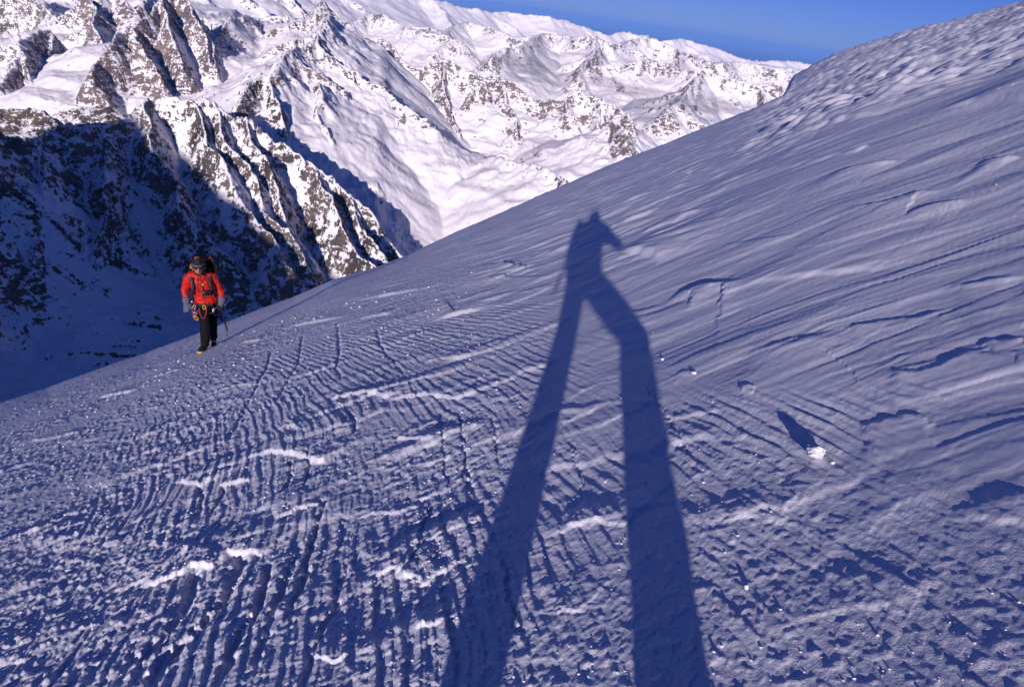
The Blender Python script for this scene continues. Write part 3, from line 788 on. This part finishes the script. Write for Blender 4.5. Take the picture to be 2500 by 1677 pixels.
def boot(name, heel, toe_dir, parent, pitch=0., front=YELLOW):
    h = Vector(heel); f = Vector((toe_dir[0], toe_dir[1], 0)).normalized(); s_ = Vector((-f.y, f.x, 0)); u = Vector((0, 0, 1))
    f2 = (f*math.cos(pitch)+u*math.sin(pitch)); u2 = (u*math.cos(pitch)-f*math.sin(pitch))
    def q(a, b, c): return h+f2*a+s_*b+u2*c
    ch = [([q(0, 0, .045), q(.08, 0, .05), q(.17, 0, .045), q(.235, 0, .040)], [(.046, .045), (.045, .05), (.052, .044), (.042, .034)], 14, tuple(s_)),
          ([q(.01, 0, .05), q(.02, 0, .12), q(.015, 0, .20)], [.052, .055, .058], 14)]
    b = blob(name, ch, .009, BOOT, parent, smooth=1)
    bm = bmesh.new()                                    # sole
    sh = [(-.05, .034), (-.02, .044), (.06, .038), (.15, .050), (.22, .046), (.268, .024)]
    top = [bm.verts.new(q(a, w, .012)) for a, w in sh]+[bm.verts.new(q(a, -w, .012)) for a, w in sh[::-1]]
    bot = [bm.verts.new(q(a, w, -.010)) for a, w in sh]+[bm.verts.new(q(a, -w, -.010)) for a, w in sh[::-1]]
    n = len(top)
    for k in range(n): bm.faces.new((top[k], top[(k+1) % n], bot[(k+1) % n], bot[k]))
    bm.faces.new(top); bm.faces.new(bot[::-1])
    mesh_obj('sole', bm, BOOT, b, False)
    for i, (y0, y1) in enumerate(((.02, .035), (.10, .115))):
        tube('lace_strap', [q(.10+.03*i, -.054, .07+.035*i), q(.10+.03*i, 0, .103+.03*i), q(.10+.03*i, .054, .07+.035*i)], .007, STEEL if i else YELLOW, b)
    # crampon: frame under the sole, front points, down points, bright toe bail
    c = empty('crampon', (0, 0, 0)); c.parent = parent
    bm = bmesh.new()
    ring_tube(bm, [q(-.04, .036, -.016), q(.10, .034, -.016), q(.19, .046, -.016), q(.265, .022, -.016)], [.006]*4, 6)
    ring_tube(bm, [q(-.04, -.036, -.016), q(.10, -.034, -.016), q(.19, -.046, -.016), q(.265, -.022, -.016)], [.006]*4, 6)
    mesh_obj('frame', bm, STEEL, c)
    for a, w in ((-.03, .036), (.04, .034), (.12, .038), (.19, .045)):
        for sd in (1, -1):
            tube('point', [q(a, w*sd, -.014), q(a+.004, w*sd*1.03, -.046)], [.007, .002], STEEL, c, 5)
    for sd in (1, -1):
        tube('front_point', [q(.255, .02*sd, -.012), q(.30, .022*sd, -.026)], [.006, .002], STEEL, c, 5)
    bm = bmesh.new(); ring_tube(bm, [q(.19, -.055, .005), q(.235, -.045, .022), q(.272, 0, .028), q(.235, .045, .022), q(.19, .055, .005)], [.015]*5, 8)
    mesh_obj('toe_bail', bm, front, c)
    return b

def carabiner(loc, parent, mat=STEEL, s=1., rot=0.):
    pts = []
    for k in range(13):
        a = 2*math.pi*k/12
        pts.append(Vector(loc)+Vector((math.cos(a)*.022*s*math.cos(rot)-math.sin(a)*.045*s*math.sin(rot), 0, math.cos(a)*.022*s*math.sin(rot)+math.sin(a)*.045*s*math.cos(rot))))
    bm = bmesh.new(); ring_tube(bm, pts, [.0055]*13, 6)
    return mesh_obj('carabiner', bm, mat, parent)

# ------------------------------------------------------------------ the climber in the red jacket
foot_img = np.array([498., 854.])
fp = ground_at(foot_img[0], foot_img[1]); CAZ = math.atan2(fp[0], fp[1])
cl = empty('person', (fp[0], fp[1], 0), -CAZ)
tag(cl, 'climber in red jacket and dark striped hat walking up the slope, head bent down', 'person')
def lw(x, y):                       # a local point of the climber -> world x, y
    return fp[0]+x*math.cos(CAZ)+y*math.sin(CAZ), fp[1]-x*math.sin(CAZ)+y*math.cos(CAZ)
FX = -.01, -.18                     # the leading foot (towards us)
BX = .17, .26                       # the trailing foot
zf = surf(*lw(*FX)); zb = surf(*lw(*BX)); Z0 = zf+.0
cl.location.z = Z0; SC = .955; cl.scale = (SC, SC, SC)
zb -= Z0; zf = 0.
hipz = .92
hips = Vector((.10, .03, hipz))
# body: one continuous figure
neck = Vector((.02, -.12, 1.44)); head = Vector((.005, -.20, 1.62)); sh_l = Vector((-.155, -.06, 1.40)); sh_r = Vector((.215, -.06, 1.40))
el_l = Vector((-.235, -.02, 1.16)); wr_l = Vector((-.225, -.13, .95)); el_r = Vector((.335, -.02, 1.15)); wr_r = Vector((.350, -.12, .93))
kn_f = Vector((.055, -.20, .50)); an_f = Vector((.02, -.16, .11)); kn_b = Vector((.175, .06, .52)); an_b = Vector((.175, .24, zb+.14))
body = blob('body', [
    ([hips+Vector((0, 0, -.06)), hips+Vector((-.02, -.01, .15)), Vector((.05, -.03, 1.25)), Vector((.03, -.08, 1.40))], [(.16, .11), (.14, .10), (.17, .11), (.13, .09)]),
    ([Vector((.03, -.08, 1.40)), neck, head+Vector((0, .02, -.06))], [.07, .055, .06]),
    ([head+Vector((0, -.03, -.075)), head+Vector((0, -.005, 0)), head+Vector((0, .02, .06))], [(.056, .062), (.078, .092), (.070, .080)]),
    ([head+Vector((0, -.088, .012)), head+Vector((0, -.112, -.03))], [.010, .016]),
    ([head+Vector((-.072, .0, .0)), head+Vector((-.086, .004, -.015))], [.012, .016]), ([head+Vector((.072, .0, .0)), head+Vector((.086, .004, -.015))], [.012, .016]),
    ([sh_l, el_l, wr_l], [.060, .044, .032]), ([sh_r, el_r, wr_r], [.060, .044, .032]),
    ([hips+Vector((-.07, 0, 0)), kn_f, an_f], [.088, .060, .045]), ([hips+Vector((.07, 0, 0)), kn_b, an_b], [.088, .060, .045])], .014, SKIN, cl)
# face: brow, eyes, mouth
for sx in (-1, 1):
    tube('eye', [head+Vector((sx*.031-.008, -.083, -.002)), head+Vector((sx*.031+.008, -.084, -.003))], .0085, GLASS, cl)
    tube('eyebrow', [head+Vector((sx*.048, -.078, .018)), head+Vector((sx*.018, -.093, .016))], .0055, HAIR, cl)
tube('mouth', [head+Vector((-.02, -.095, -.062)), head+Vector((0, -.099, -.060)), head+Vector((.02, -.095, -.062))], .0045, CORDRED, cl)
blob('beard', [([head+Vector((-.066, -.035, -.045)), head+Vector((-.045, -.072, -.082)), head+Vector((0, -.09, -.098)), head+Vector((.045, -.072, -.082)), head+Vector((.066, -.035, -.045))], [.016, .02, .024, .02, .016])], .008, HAIR, cl)
hat = blob('hat', [([head+Vector((0, .0, .035)), head+Vector((0, .016, .075)), head+Vector((0, .028, .115))], [(.092, .104), (.088, .098), (.058, .064)]),
              ([head+Vector((-.078, .02, .03)), head+Vector((-.080, .025, -.02))], [.026, .02]), ([head+Vector((.078, .02, .03)), head+Vector((.080, .025, -.02))], [.026, .02])], .009, DARKW, cl)
pts = [head+Vector((math.cos(a)*.0945, .012+math.sin(a)*.1045, .070+.006*math.sin(a))) for a in np.linspace(0, 2*math.pi, 25)]
tube('stripe', pts, .0075, STRIPE, hat)
jacket = blob('jacket', [
    ([Vector((.085, .02, .93)), Vector((.075, .01, 1.06)), Vector((.055, -.03, 1.22)), Vector((.035, -.06, 1.36)), Vector((.025, -.09, 1.44))], [(.205, .155), (.180, .150), (.195, .155), (.190, .135), (.12, .10)]),
    ([sh_l+Vector((.05, 0, .02)), sh_l, el_l, wr_l+Vector((0, .01, .065))], [.085, .082, .068, .052]),
    ([sh_r-Vector((.05, 0, -.02)), sh_r, el_r, wr_r+Vector((0, .01, .065))], [.085, .082, .068, .052]),
    ([Vector((.028, -.095, 1.42)), Vector((.015, -.12, 1.49))], [.085, .075])], .013, RED, cl, fold=.015, fold_scale=15)
tube('zip', [Vector((.02, -.205, 1.47)), Vector((.045, -.212, 1.30)), Vector((.075, -.185, 1.10)), Vector((.085, -.165, .95))], .004, BLACK, jacket)
for x0, z0 in ((-.03, 1.27), (.15, 1.27)):
    tube('pocket_zip', [Vector((x0, -.182, z0)), Vector((x0+.015, -.182, z0-.13))], .004, BLACK, jacket)
for a, b in (((.060, -.212, 1.335), (.060, -.216, 1.295)), ((.042, -.213, 1.315), (.078, -.211, 1.315))):
    tube('emblem', [Vector(a), Vector(b)], .0045, YELLOW, jacket)
# the shoulder straps of the pack, worn over the jacket
trousers = blob('trousers', [
    ([hips+Vector((0, 0, .05)), hips+Vector((0, 0, -.10))], [(.185, .135), (.165, .13)]),
    ([hips+Vector((-.07, 0, -.02)), (hips+Vector((-.07, 0, 0))+kn_f)*.5, kn_f, (kn_f+an_f)*.5, an_f+Vector((0, 0, .02))], [.115, .108, .090, .082, .078]),
    ([hips+Vector((.07, 0, -.02)), (hips+Vector((.07, 0, 0))+kn_b)*.5, kn_b, (kn_b+an_b)*.5, an_b+Vector((0, 0, .04))], [.115, .108, .090, .078, .070])], .013, BLACK, cl, fold=.009, fold_scale=11)
harness = blob('harness', [([Vector((-.07, -.12, .90)), Vector((.02, -.165, .90)), Vector((.10, -.175, .895)), Vector((.19, -.155, .90)), Vector((.275, -.08, .905))], [.02]*5),
                           ([Vector((-.07, -.10, .80)), Vector((-.0, -.165, .72)), Vector((.08, -.15, .73))], [.015]*3), ([Vector((.12, -.14, .73)), Vector((.2, -.12, .72)), Vector((.27, -.06, .80))], [.015]*3)], .009, PALM, cl, smooth=1)
carabiner((.055, -.205, .88), harness, YELLOW, 1.0); carabiner((.20, -.18, .80), harness, STEEL, .8)
bm = bmesh.new(); ring_tube(bm, [Vector((-.03+.06*(1-math.cos(a)), -.20-.02*math.sin(a), .87-.20*math.sin(a))) for a in np.linspace(0, math.pi, 13)], [.007]*13, 7)
mesh_obj('cord_loop', bm, CORDRED, harness)
for i, (x, z, s, mt, rt) in enumerate(((-.125, .93, 1.1, STEEL, .3), (-.105, .87, 1.0, YELLOW, -.2), (-.085, .80, 1.1, STEEL, .5), (-.115, .74, 1., STEEL, -.4), (-.09, .67, 1.1, YELLOW, .7), (-.14, .83, 1., STEEL, .1))):
    carabiner((x, -.17-.006*i, z), harness, mt, s, rt)
for x0, x1, z0, z1 in ((-.115, -.095, .90, .70), (-.085, -.13, .86, .73), (-.13, -.10, .80, .66), (-.07, -.10, .78, .62)):
    tube('sling', [Vector((x0, -.175, z0)), Vector(((x0+x1)/2-.012, -.19, (z0+z1)/2)), Vector((x1, -.178, z1))], .0075, CORDRED, harness)
gl = glove('glove', wr_l, (-.05, -.10, -1), 1, .35, cl, across=(1, -.3, 0), s=1.12, mats=(GREY, GREY), cuff_len=.06)
gr = glove('glove', wr_r+Vector((-.004, -.01, .0)), (-.18, -.12, -1), -1, 1.1, cl, across=(.6, -.8, 0), s=1.12, cuff_len=.06)
boot('boot', Vector((FX[0]+.045, FX[1]+.10, .045)), (-.48, -1), cl, pitch=-.12)
boot('boot', Vector((BX[0]+.0, BX[1]+.02, zb+.05)), (.05, -1), cl, pitch=-.15, front=BOOT)

# his pack, camera and axe: things of their own that he carries
def at_climber(name, label, cat, base=(0, 0, 0)):
    o = empty(name, (0, 0, 0), -CAZ); x, y = lw(base[0]*SC, base[1]*SC); o.location = (x, y, Z0+base[2]*SC); o.scale = (SC, SC, SC); tag(o, label, cat); return o
def L(p, b): return Vector(p)-Vector(b)
b0 = (.09, .30, 1.0)
pk = at_climber('backpack', 'black and orange backpack on the back of the red jacketed climber', 'backpack', b0)
pb = loft_box('pack_body', [(0, -.02, 0, .15, .10), (0, 0, .12, .175, .13), (.0, .0, .42, .18, .13), (.0, 0, .56, .16, .12)], BLACK, pk, .035)
lid = loft_box('lid', [(.0, -.01, .555, .165, .125), (.0, -.01, .60, .155, .12), (.0, 0, .64, .10, .08)], BLACK, pk, .03)
loft_box('lid_patch', [(-.09, -.06, .60, .05, .06), (-.085, -.05, .648, .035, .045)], ORANGE, lid, .012)
loft_box('lid_patch', [(.115, -.03, .575, .052, .10), (.10, -.02, .632, .035, .07)], ORANGE, lid, .012)
loft_box('side_pocket', [(.185, 0, .08, .025, .07), (.195, 0, .25, .035, .08), (.185, 0, .48, .028, .07)], ORANGE, pk, .018)
loft_box('side_pocket', [(-.185, 0, .08, .025, .07), (-.195, 0, .25, .035, .08), (-.185, 0, .48, .028, .07)], ORANGE, pk, .018)
for sx, pp in ((-1, [(-.115, .12, 1.48), (-.125, -.03, 1.50), (-.110, -.175, 1.40), (-.10, -.21, 1.26), (-.13, -.16, 1.10), (-.13, .05, 1.03)]),
               (1, [(.185, .12, 1.48), (.19, -.03, 1.50), (.180, -.175, 1.40), (.185, -.205, 1.26), (.235, -.14, 1.10), (.235, .05, 1.03)])):
    bm = bmesh.new(); ring_tube(bm, [L(p, b0) for p in pp], [(.027, .010)]*6, 10, (1, 0, 0)); mesh_obj('shoulder_strap', bm, PALM, pk)
b0 = (.105, -.25, 1.17)
cm = at_climber('compact_camera', 'small black camera hanging on the chest of the climber', 'camera', b0)
loft_box('camera_body', [(0, 0, -.04, .072, .024), (0, 0, .03, .072, .024), (0, 0, .045, .03, .02)], PLASTIC, cm, .008)
tube('lens', [(0, -.02, -.008), (0, -.052, -.008)], [.028, .026], PLASTIC, cm, 18); tube('lens_glass', [(0, -.072, -.008), (0, -.080, -.008)], [.018, .015], GLASS, cm, 14)
tube('flash', [(-.045, -.024, .022), (-.03, -.024, .022)], .008, STEEL, cm)
for pp in ([(-.07, 0, .03), (-.13, .03, .16), (-.12, .06, .28), (-.10, .13, .32)], [(.07, 0, .03), (.09, .03, .14), (.02, .05, .27), (-.03, .12, .33)]):
    tube('neck_strap', pp, .0055, PALM, cm)
gc = wr_r+Vector((-.02, -.04, -.085))
b0 = tuple(gc)
ax = at_climber('ice_axe', 'ice axe with a black shaft hanging from the right hand glove of the climber', 'ice axe', b0)
sd = Vector((.17, .0, -1)).normalized()
tube('shaft', [-sd*.02, sd*.22, sd*.48], .0135, PLASTIC, ax, 10)
tube('spike', [sd*.48, sd*.55], [.012, .002], STEEL, ax, 8)
hd = -sd*.03
bm = bmesh.new(); ring_tube(bm, [hd+Vector((0, 0, .0)), hd+Vector((-.06, -.03, -.005)), hd+Vector((-.115, -.06, -.04)), hd+Vector((-.14, -.075, -.085))], [(.012, .006), (.010, .005), (.007, .004), (.002, .002)], 8); mesh_obj('pick', bm, STEEL, ax)
bm = bmesh.new(); ring_tube(bm, [hd, hd+Vector((.05, .02, .0)), hd+Vector((.085, .04, -.012))], [(.010, .006), (.010, .012), (.006, .028)], 8); mesh_obj('adze', bm, STEEL, ax)
tube('leash', [hd+Vector((0, 0, -.02)), hd+Vector((.02, -.02, .08)), hd+Vector((.03, 0, .14))], .006, CORDRED, ax)

# ------------------------------------------------------------------ the photographer: stands at the viewpoint and throws the long shadow
ph = empty('person', (0, -.15, 0))
tag(ph, 'photographer standing with legs apart whose long shadow crosses the snow', 'person')
fl = (-.145, -.15); fr = (.44, -.15)
zl = surf(*fl); zr = surf(*fr)
def V(x, y, z): return Vector((x, y, z))
hp = V(-.05, -.10, -.56)
head = V(-.06, .0, .08)
hipL = V(-.125, -.10, -.60); hipR = V(.09, -.10, -.60)
knL = V(-.085, .02, -1.0); anL = V(-.15, -.03, zl+.10)
knR = V(.425, .14, -.80); anR = V(.42, -.02, zr+.10)
shL = V(-.28, -.04, -.10); shR = V(.08, -.04, -.08); elL = V(-.33, .04, -.33); wrL = V(-.11, .07, -.06)
elR = V(.315, .05, -.23); wrR = V(.10, .07, -.04)
body = blob('body', [([hp, V(-.10, -.10, -.38), V(-.10, -.08, -.13)], [(.15, .11), (.13, .10), (.17, .11)]), ([V(-.10, -.08, -.13), V(-.08, -.06, -.04), head+V(0, 0, -.05)], [.08, .055, .06]),
    ([head+V(0, .02, -.075), head, head+V(0, -.02, .07)], [(.056, .06), (.078, .09), (.068, .078)]),
    ([head+V(0, .085, .0), head+V(0, .10, -.03)], [.01, .014]),
    ([shL, elL, wrL], [.055, .042, .032]), ([shR, elR, wrR], [.055, .042, .032]), ([hipL, knL, anL], [.09, .06, .045]), ([hipR, knR, anR], [.09, .06, .045])], .016, SKIN, ph)
BLUE = simple_mat('dark_blue_shell_fabric', (.02, .03, .08), .6, noise=.2, scale=20, bump=.3)
blob('jacket', [([V(-.05, -.10, -.58), V(-.11, -.10, -.43), V(-.13, -.08, -.22), V(-.10, -.06, -.05)], [(.21, .13), (.25, .13), (.255, .14), (.16, .10)]),
    ([shL, elL, wrL+V(-.01, -.02, -.02)], [.085, .070, .052]), ([shR+V(.0, 0, .03), elR, wrR+V(.02, -.02, -.01)], [.10, .085, .055]), ([V(.0, -.07, -.15), V(.21, .0, -.165)], [.13, .085])], .016, BLUE, ph, fold=.008)
blob('hood', [([head+V(0, -.03, -.06), head+V(0, -.035, .03), head+V(.0, -.045, .09), head+V(.01, -.05, .16)], [(.11, .11), (.11, .11), (.09, .085), (.04, .04)])], .012, BLUE, ph)
blob('trousers', [([hp+V(0, 0, .04), hp+V(0, 0, -.05)], [(.20, .13), (.20, .12)]), ([hipL, (hipL+knL)*.5, knL, (knL+anL)*.5, anL+V(0, 0, .02)], [.12, .105, .092, .096, .096]),
    ([hipR, (hipR+knR)*.5, knR, (knR+anR)*.5, anR+V(0, 0, .02)], [.13, .125, .112, .10, .095])], .016, BLACK, ph, fold=.008)
glove('glove', wrL, (.10, .0, .04), 1, .9, ph, across=(0, .3, 1), s=.9, cuff_len=.07)
glove('glove', wrR, (-.10, .0, .04), 1, .9, ph, across=(0, .3, 1), s=.9, cuff_len=.07)
boot('boot', V(-.145, -.06, zl+.05), (-.15, 1), ph); boot('boot', V(.415, -.06, zr+.05), (.2, 1), ph, front=BOOT)
pk = empty('backpack', (-.14, -.40, -.58)); tag(pk, 'backpack on the shoulders of the photographer behind the viewpoint', 'backpack')
loft_box('pack_body', [(0, 0, 0, .14, .09), (-.01, 0, .12, .20, .12), (-.02, 0, .50, .22, .12), (-.03, 0, .59, .20, .11)], BLACK, pk, .03)
loft_box('lid', [(-.17, 0, .585, .055, .09), (-.19, 0, .655, .04, .07)], ORANGE, pk, .018)
for x_ in (-.12, .12):
    tube('shoulder_strap', [(x_, .1, .50), (x_*1.05, .26, .56), (x_*.9, .42, .40), (x_*1.2, .36, .20), (x_*1.2, .12, .06)], .014, PALM, pk)
tube('hanging_strap', [(-.19, .02, .05), (-.195, .02, -.06), (-.21, .02, -.16)], .018, PALM, pk)
pc = empty('camera', (0, -.055, 0)); tag(pc, 'camera held up in both hands by the photographer', 'camera')
loft_box('camera_body', [(0, 0, -.045, .068, .022), (0, 0, .028, .068, .022), (0, 0, .050, .026, .018)], PLASTIC, pc, .006)
tube('lens_barrel', [(0, .02, 0), (0, .035, 0)], .024, PLASTIC, pc, 20)

# ------------------------------------------------------------------ loose snow
def chunk(name, size, seed, mat, sub=2, rough=.28):
    rs = np.random.RandomState(seed)
    bm = bmesh.new(); bmesh.ops.create_icosphere(bm, subdivisions=sub, radius=1)
    planes = [(Vector(rs.normal(size=3)).normalized(), rs.uniform(.45, .8)) for _ in range(9)]
    for v in bm.verts:
        for n, d in planes:
            k = v.co.dot(n)
            if k > d: v.co -= n*(k-d)
        j = float(perlin(v.co.x*3+seed, v.co.y*3+v.co.z*2, 400)); v.co *= 1+rough*j*.35
        v.co = Vector((v.co.x*size[0], v.co.y*size[1], v.co.z*size[2]))
    return bm
g = ground_at(1862*DS, 1052*DS)
bm = chunk('c', (.060, .036, .036), 12, SNOW, 4, 1.3)
sb = mesh_obj('snow_block', bm, SNOW); sb.location = (g[0], g[1], surf(g[0], g[1])+.020); sb.rotation_euler = (.25, .35, .5)
tag(sb, 'upturned block of bright snow right of the long human shadow', 'snow block')
for i, (px_, py_, s_, lab) in enumerate(((1512, 822, .016, 'little white lump of snow right of the bent knee of the long shadow'), (1583, 858, .022, 'small snow lump with a tiny shadow, left of the far scarp'),
        (1898, 1066, .012, 'snow crumb just right of the upturned bright block'), (1700, 1352, .014, 'lone small lump of snow in the lower right of the slope'))):
    g2 = ground_at(px_*DS, py_*DS); o2 = mesh_obj('snow_lump', chunk('l', (s_, s_*.7, s_*.7), 50+i, SNOW, 2, .8), SNOW)
    o2.location = (g2[0], g2[1], surf(g2[0], g2[1])+s_*.3); tag(o2, lab, 'snow lump', group='small lumps of snow on the slope')
crumbs = []
rs = np.random.RandomState(3)
N_C = 26000
yy = 1/(1/11.+rs.rand(N_C)*(1/1.05-1/11.)); xx = rs.uniform(-1, 1, N_C)*(.6+yy*.9)-.1*yy
keep = (xx < np.interp(yy, [1, 2, 3, 4, 8], [1.6, 1.3, 1.1, .3, -.6])) & (perlin(xx*1.4, yy*1.1, 411) > -.35+.5*rs.rand(N_C)-.2*(yy > 4)) | (rs.rand(N_C) < .012)
keep &= (rs.rand(N_C) < np.interp(xx+.12*yy, [.3, .9], [.85, .16]))
xx = xx[keep].astype(np.float32)[:, None]; yy = yy[keep].astype(np.float32)[:, None]
r_ = np.hypot(xx, yy); t_ = np.arctan2(xx, yy)
zz = base_z(r_.astype(float), t_.astype(float))+snow_detail(xx, yy, r_, t_)[0]
oct_v = np.array([(1, 0, 0), (-1, 0, 0), (0, 1, 0), (0, -1, 0), (0, 0, 1), (0, 0, -1)], float)
oct_f = np.array([(0, 2, 4), (2, 1, 4), (1, 3, 4), (3, 0, 4), (2, 0, 5), (1, 2, 5), (3, 1, 5), (0, 3, 5)])
nC = len(xx); sz = (.0011+.0035*rs.rand(nC)**5)*(.6+.42*yy[:, 0])
VV = (oct_v[None]*(1+.5*(rs.rand(nC, 6, 1)-.5))*sz[:, None, None]*np.array([1.2, 1, .7]))
VV += np.stack([xx[:, 0], yy[:, 0], zz[:, 0]+sz*.3], -1)[:, None]
FF = (oct_f[None]+6*np.arange(nC)[:, None, None]).reshape(-1, 3)
me = bpy.data.meshes.new('snow_crumbs'); me.from_pydata(VV.reshape(-1, 3).tolist(), [], FF.tolist()); me.materials.append(SNOW)
o = link(bpy.data.objects.new('snow_crumbs', me)); o['kind'] = 'stuff'; o['label'] = 'loose crumbs of ice and snow scattered over the wind crust'
st = ground_at(345*DS, 1050*DS)
bm = chunk('s', (.030, .020, .010), 31, SNOW, 2)
so = mesh_obj('stone', bm, simple_mat('grey_brown_stone', (.10, .095, .09), .8, noise=.4, scale=60, bump=.5)); so.location = (st[0], st[1], surf(st[0], st[1])+.002)  # added stone, put where there is probably only a speck of film dust
tag(so, 'small grey brown stone added over a likely dust speck on the granular snow at the lower left', 'stone')
# ------------------------------------------------------------------ thin cloud lying in the far valleys
def cloud_material(name, dens, seed):
    N = NT(name); v = N.n('VolumePrincipled'); tc = N.n('TexCoord')
    nz = N.n('TexNoise', Scale=2.6, Detail=4., Roughness=.6, Distortion=.6)
    mp = N.n('Mapping'); mp.inputs['Location'].default_value = (seed, seed*.7, 0)
    N.t.links.new(tc.outputs['Object'], mp.inputs[0]); N.t.links.new(mp.outputs[0], nz.inputs['Vector'])
    ln = N.n('VectorMath', operation='LENGTH'); N.t.links.new(tc.outputs['Object'], ln.inputs[0])
    fall = N.ramp(ln.outputs['Value'], 1.0, .15)
    d = N.math('MULTIPLY', N.ramp(nz.outputs[0], .36, .62), fall)
    N.set(v, 'Density', N.math('MULTIPLY', d, dens)); v.inputs['Color'].default_value = (.80, .80, .86, 1)
    v.inputs['Anisotropy'].default_value = .25
    N.t.links.new(v.outputs[0], N.o.inputs['Volume'])
    return N.m
CL = [((790, 350), 6500, (430, 330, 95), 0.0045, 'grey wisp of cloud between the two rock ridges, highest of the valley clouds'),
      ((905, 385), 6200, (300, 240, 60), 0.0036, 'small faint cloud wisp just below the grey wisp above the middle ridge'),
      ((1190, 440), 6300, (330, 300, 85), 0.0042, 'pale cloud bank left of the rocky spur in the middle valley'),
      ((1400, 500), 5900, (520, 300, 80), 0.0039, 'long flat grey cloud bank across the middle valley'),
      ((1810, 580), 5600, (560, 320, 90), 0.0036, 'broad faint cloud close above the edge of the snow slope at right')]
for i, ((a, b), dist, sc, dn, lab) in enumerate(CL):
    c = wp(900+a/2.1255, b/2.1255, dist)
    bm = bmesh.new(); bmesh.ops.create_icosphere(bm, subdivisions=4, radius=1)
    for v in bm.verts:
        v.co *= .86+.22*float(perlin(v.co.x*1.7+i*9, v.co.y*1.7+v.co.z, 500))
    o = mesh_obj('cloud', bm, cloud_material('cloud_vapour', dn, i*3.1))
    o.location = (c[0], c[1], c[2]+sc[2]*.4); o.scale = sc; o.rotation_euler = (0, 0, .3-.15*i)
    tag(o, lab, 'cloud', group='thin clouds lying in the far valleys')

# ------------------------------------------------------------------ the air
bm = bmesh.new(); bmesh.ops.create_cube(bm, size=1)
for v in bm.verts: v.co = Vector((v.co.x*1500000, v.co.y*1500000, -2901 if v.co.z < 0 else 660))
N = NT('thin_blue_air'); v = N.n('VolumePrincipled'); v.inputs['Density'].default_value = 0.85e-5
v.inputs['Color'].default_value = (.21, .43, 1.0, 1); v.inputs['Anisotropy'].default_value = -.15
N.t.links.new(v.outputs[0], N.o.inputs['Volume'])
hz = mesh_obj('haze', bm, N.m, None, False); hz['kind'] = 'stuff'
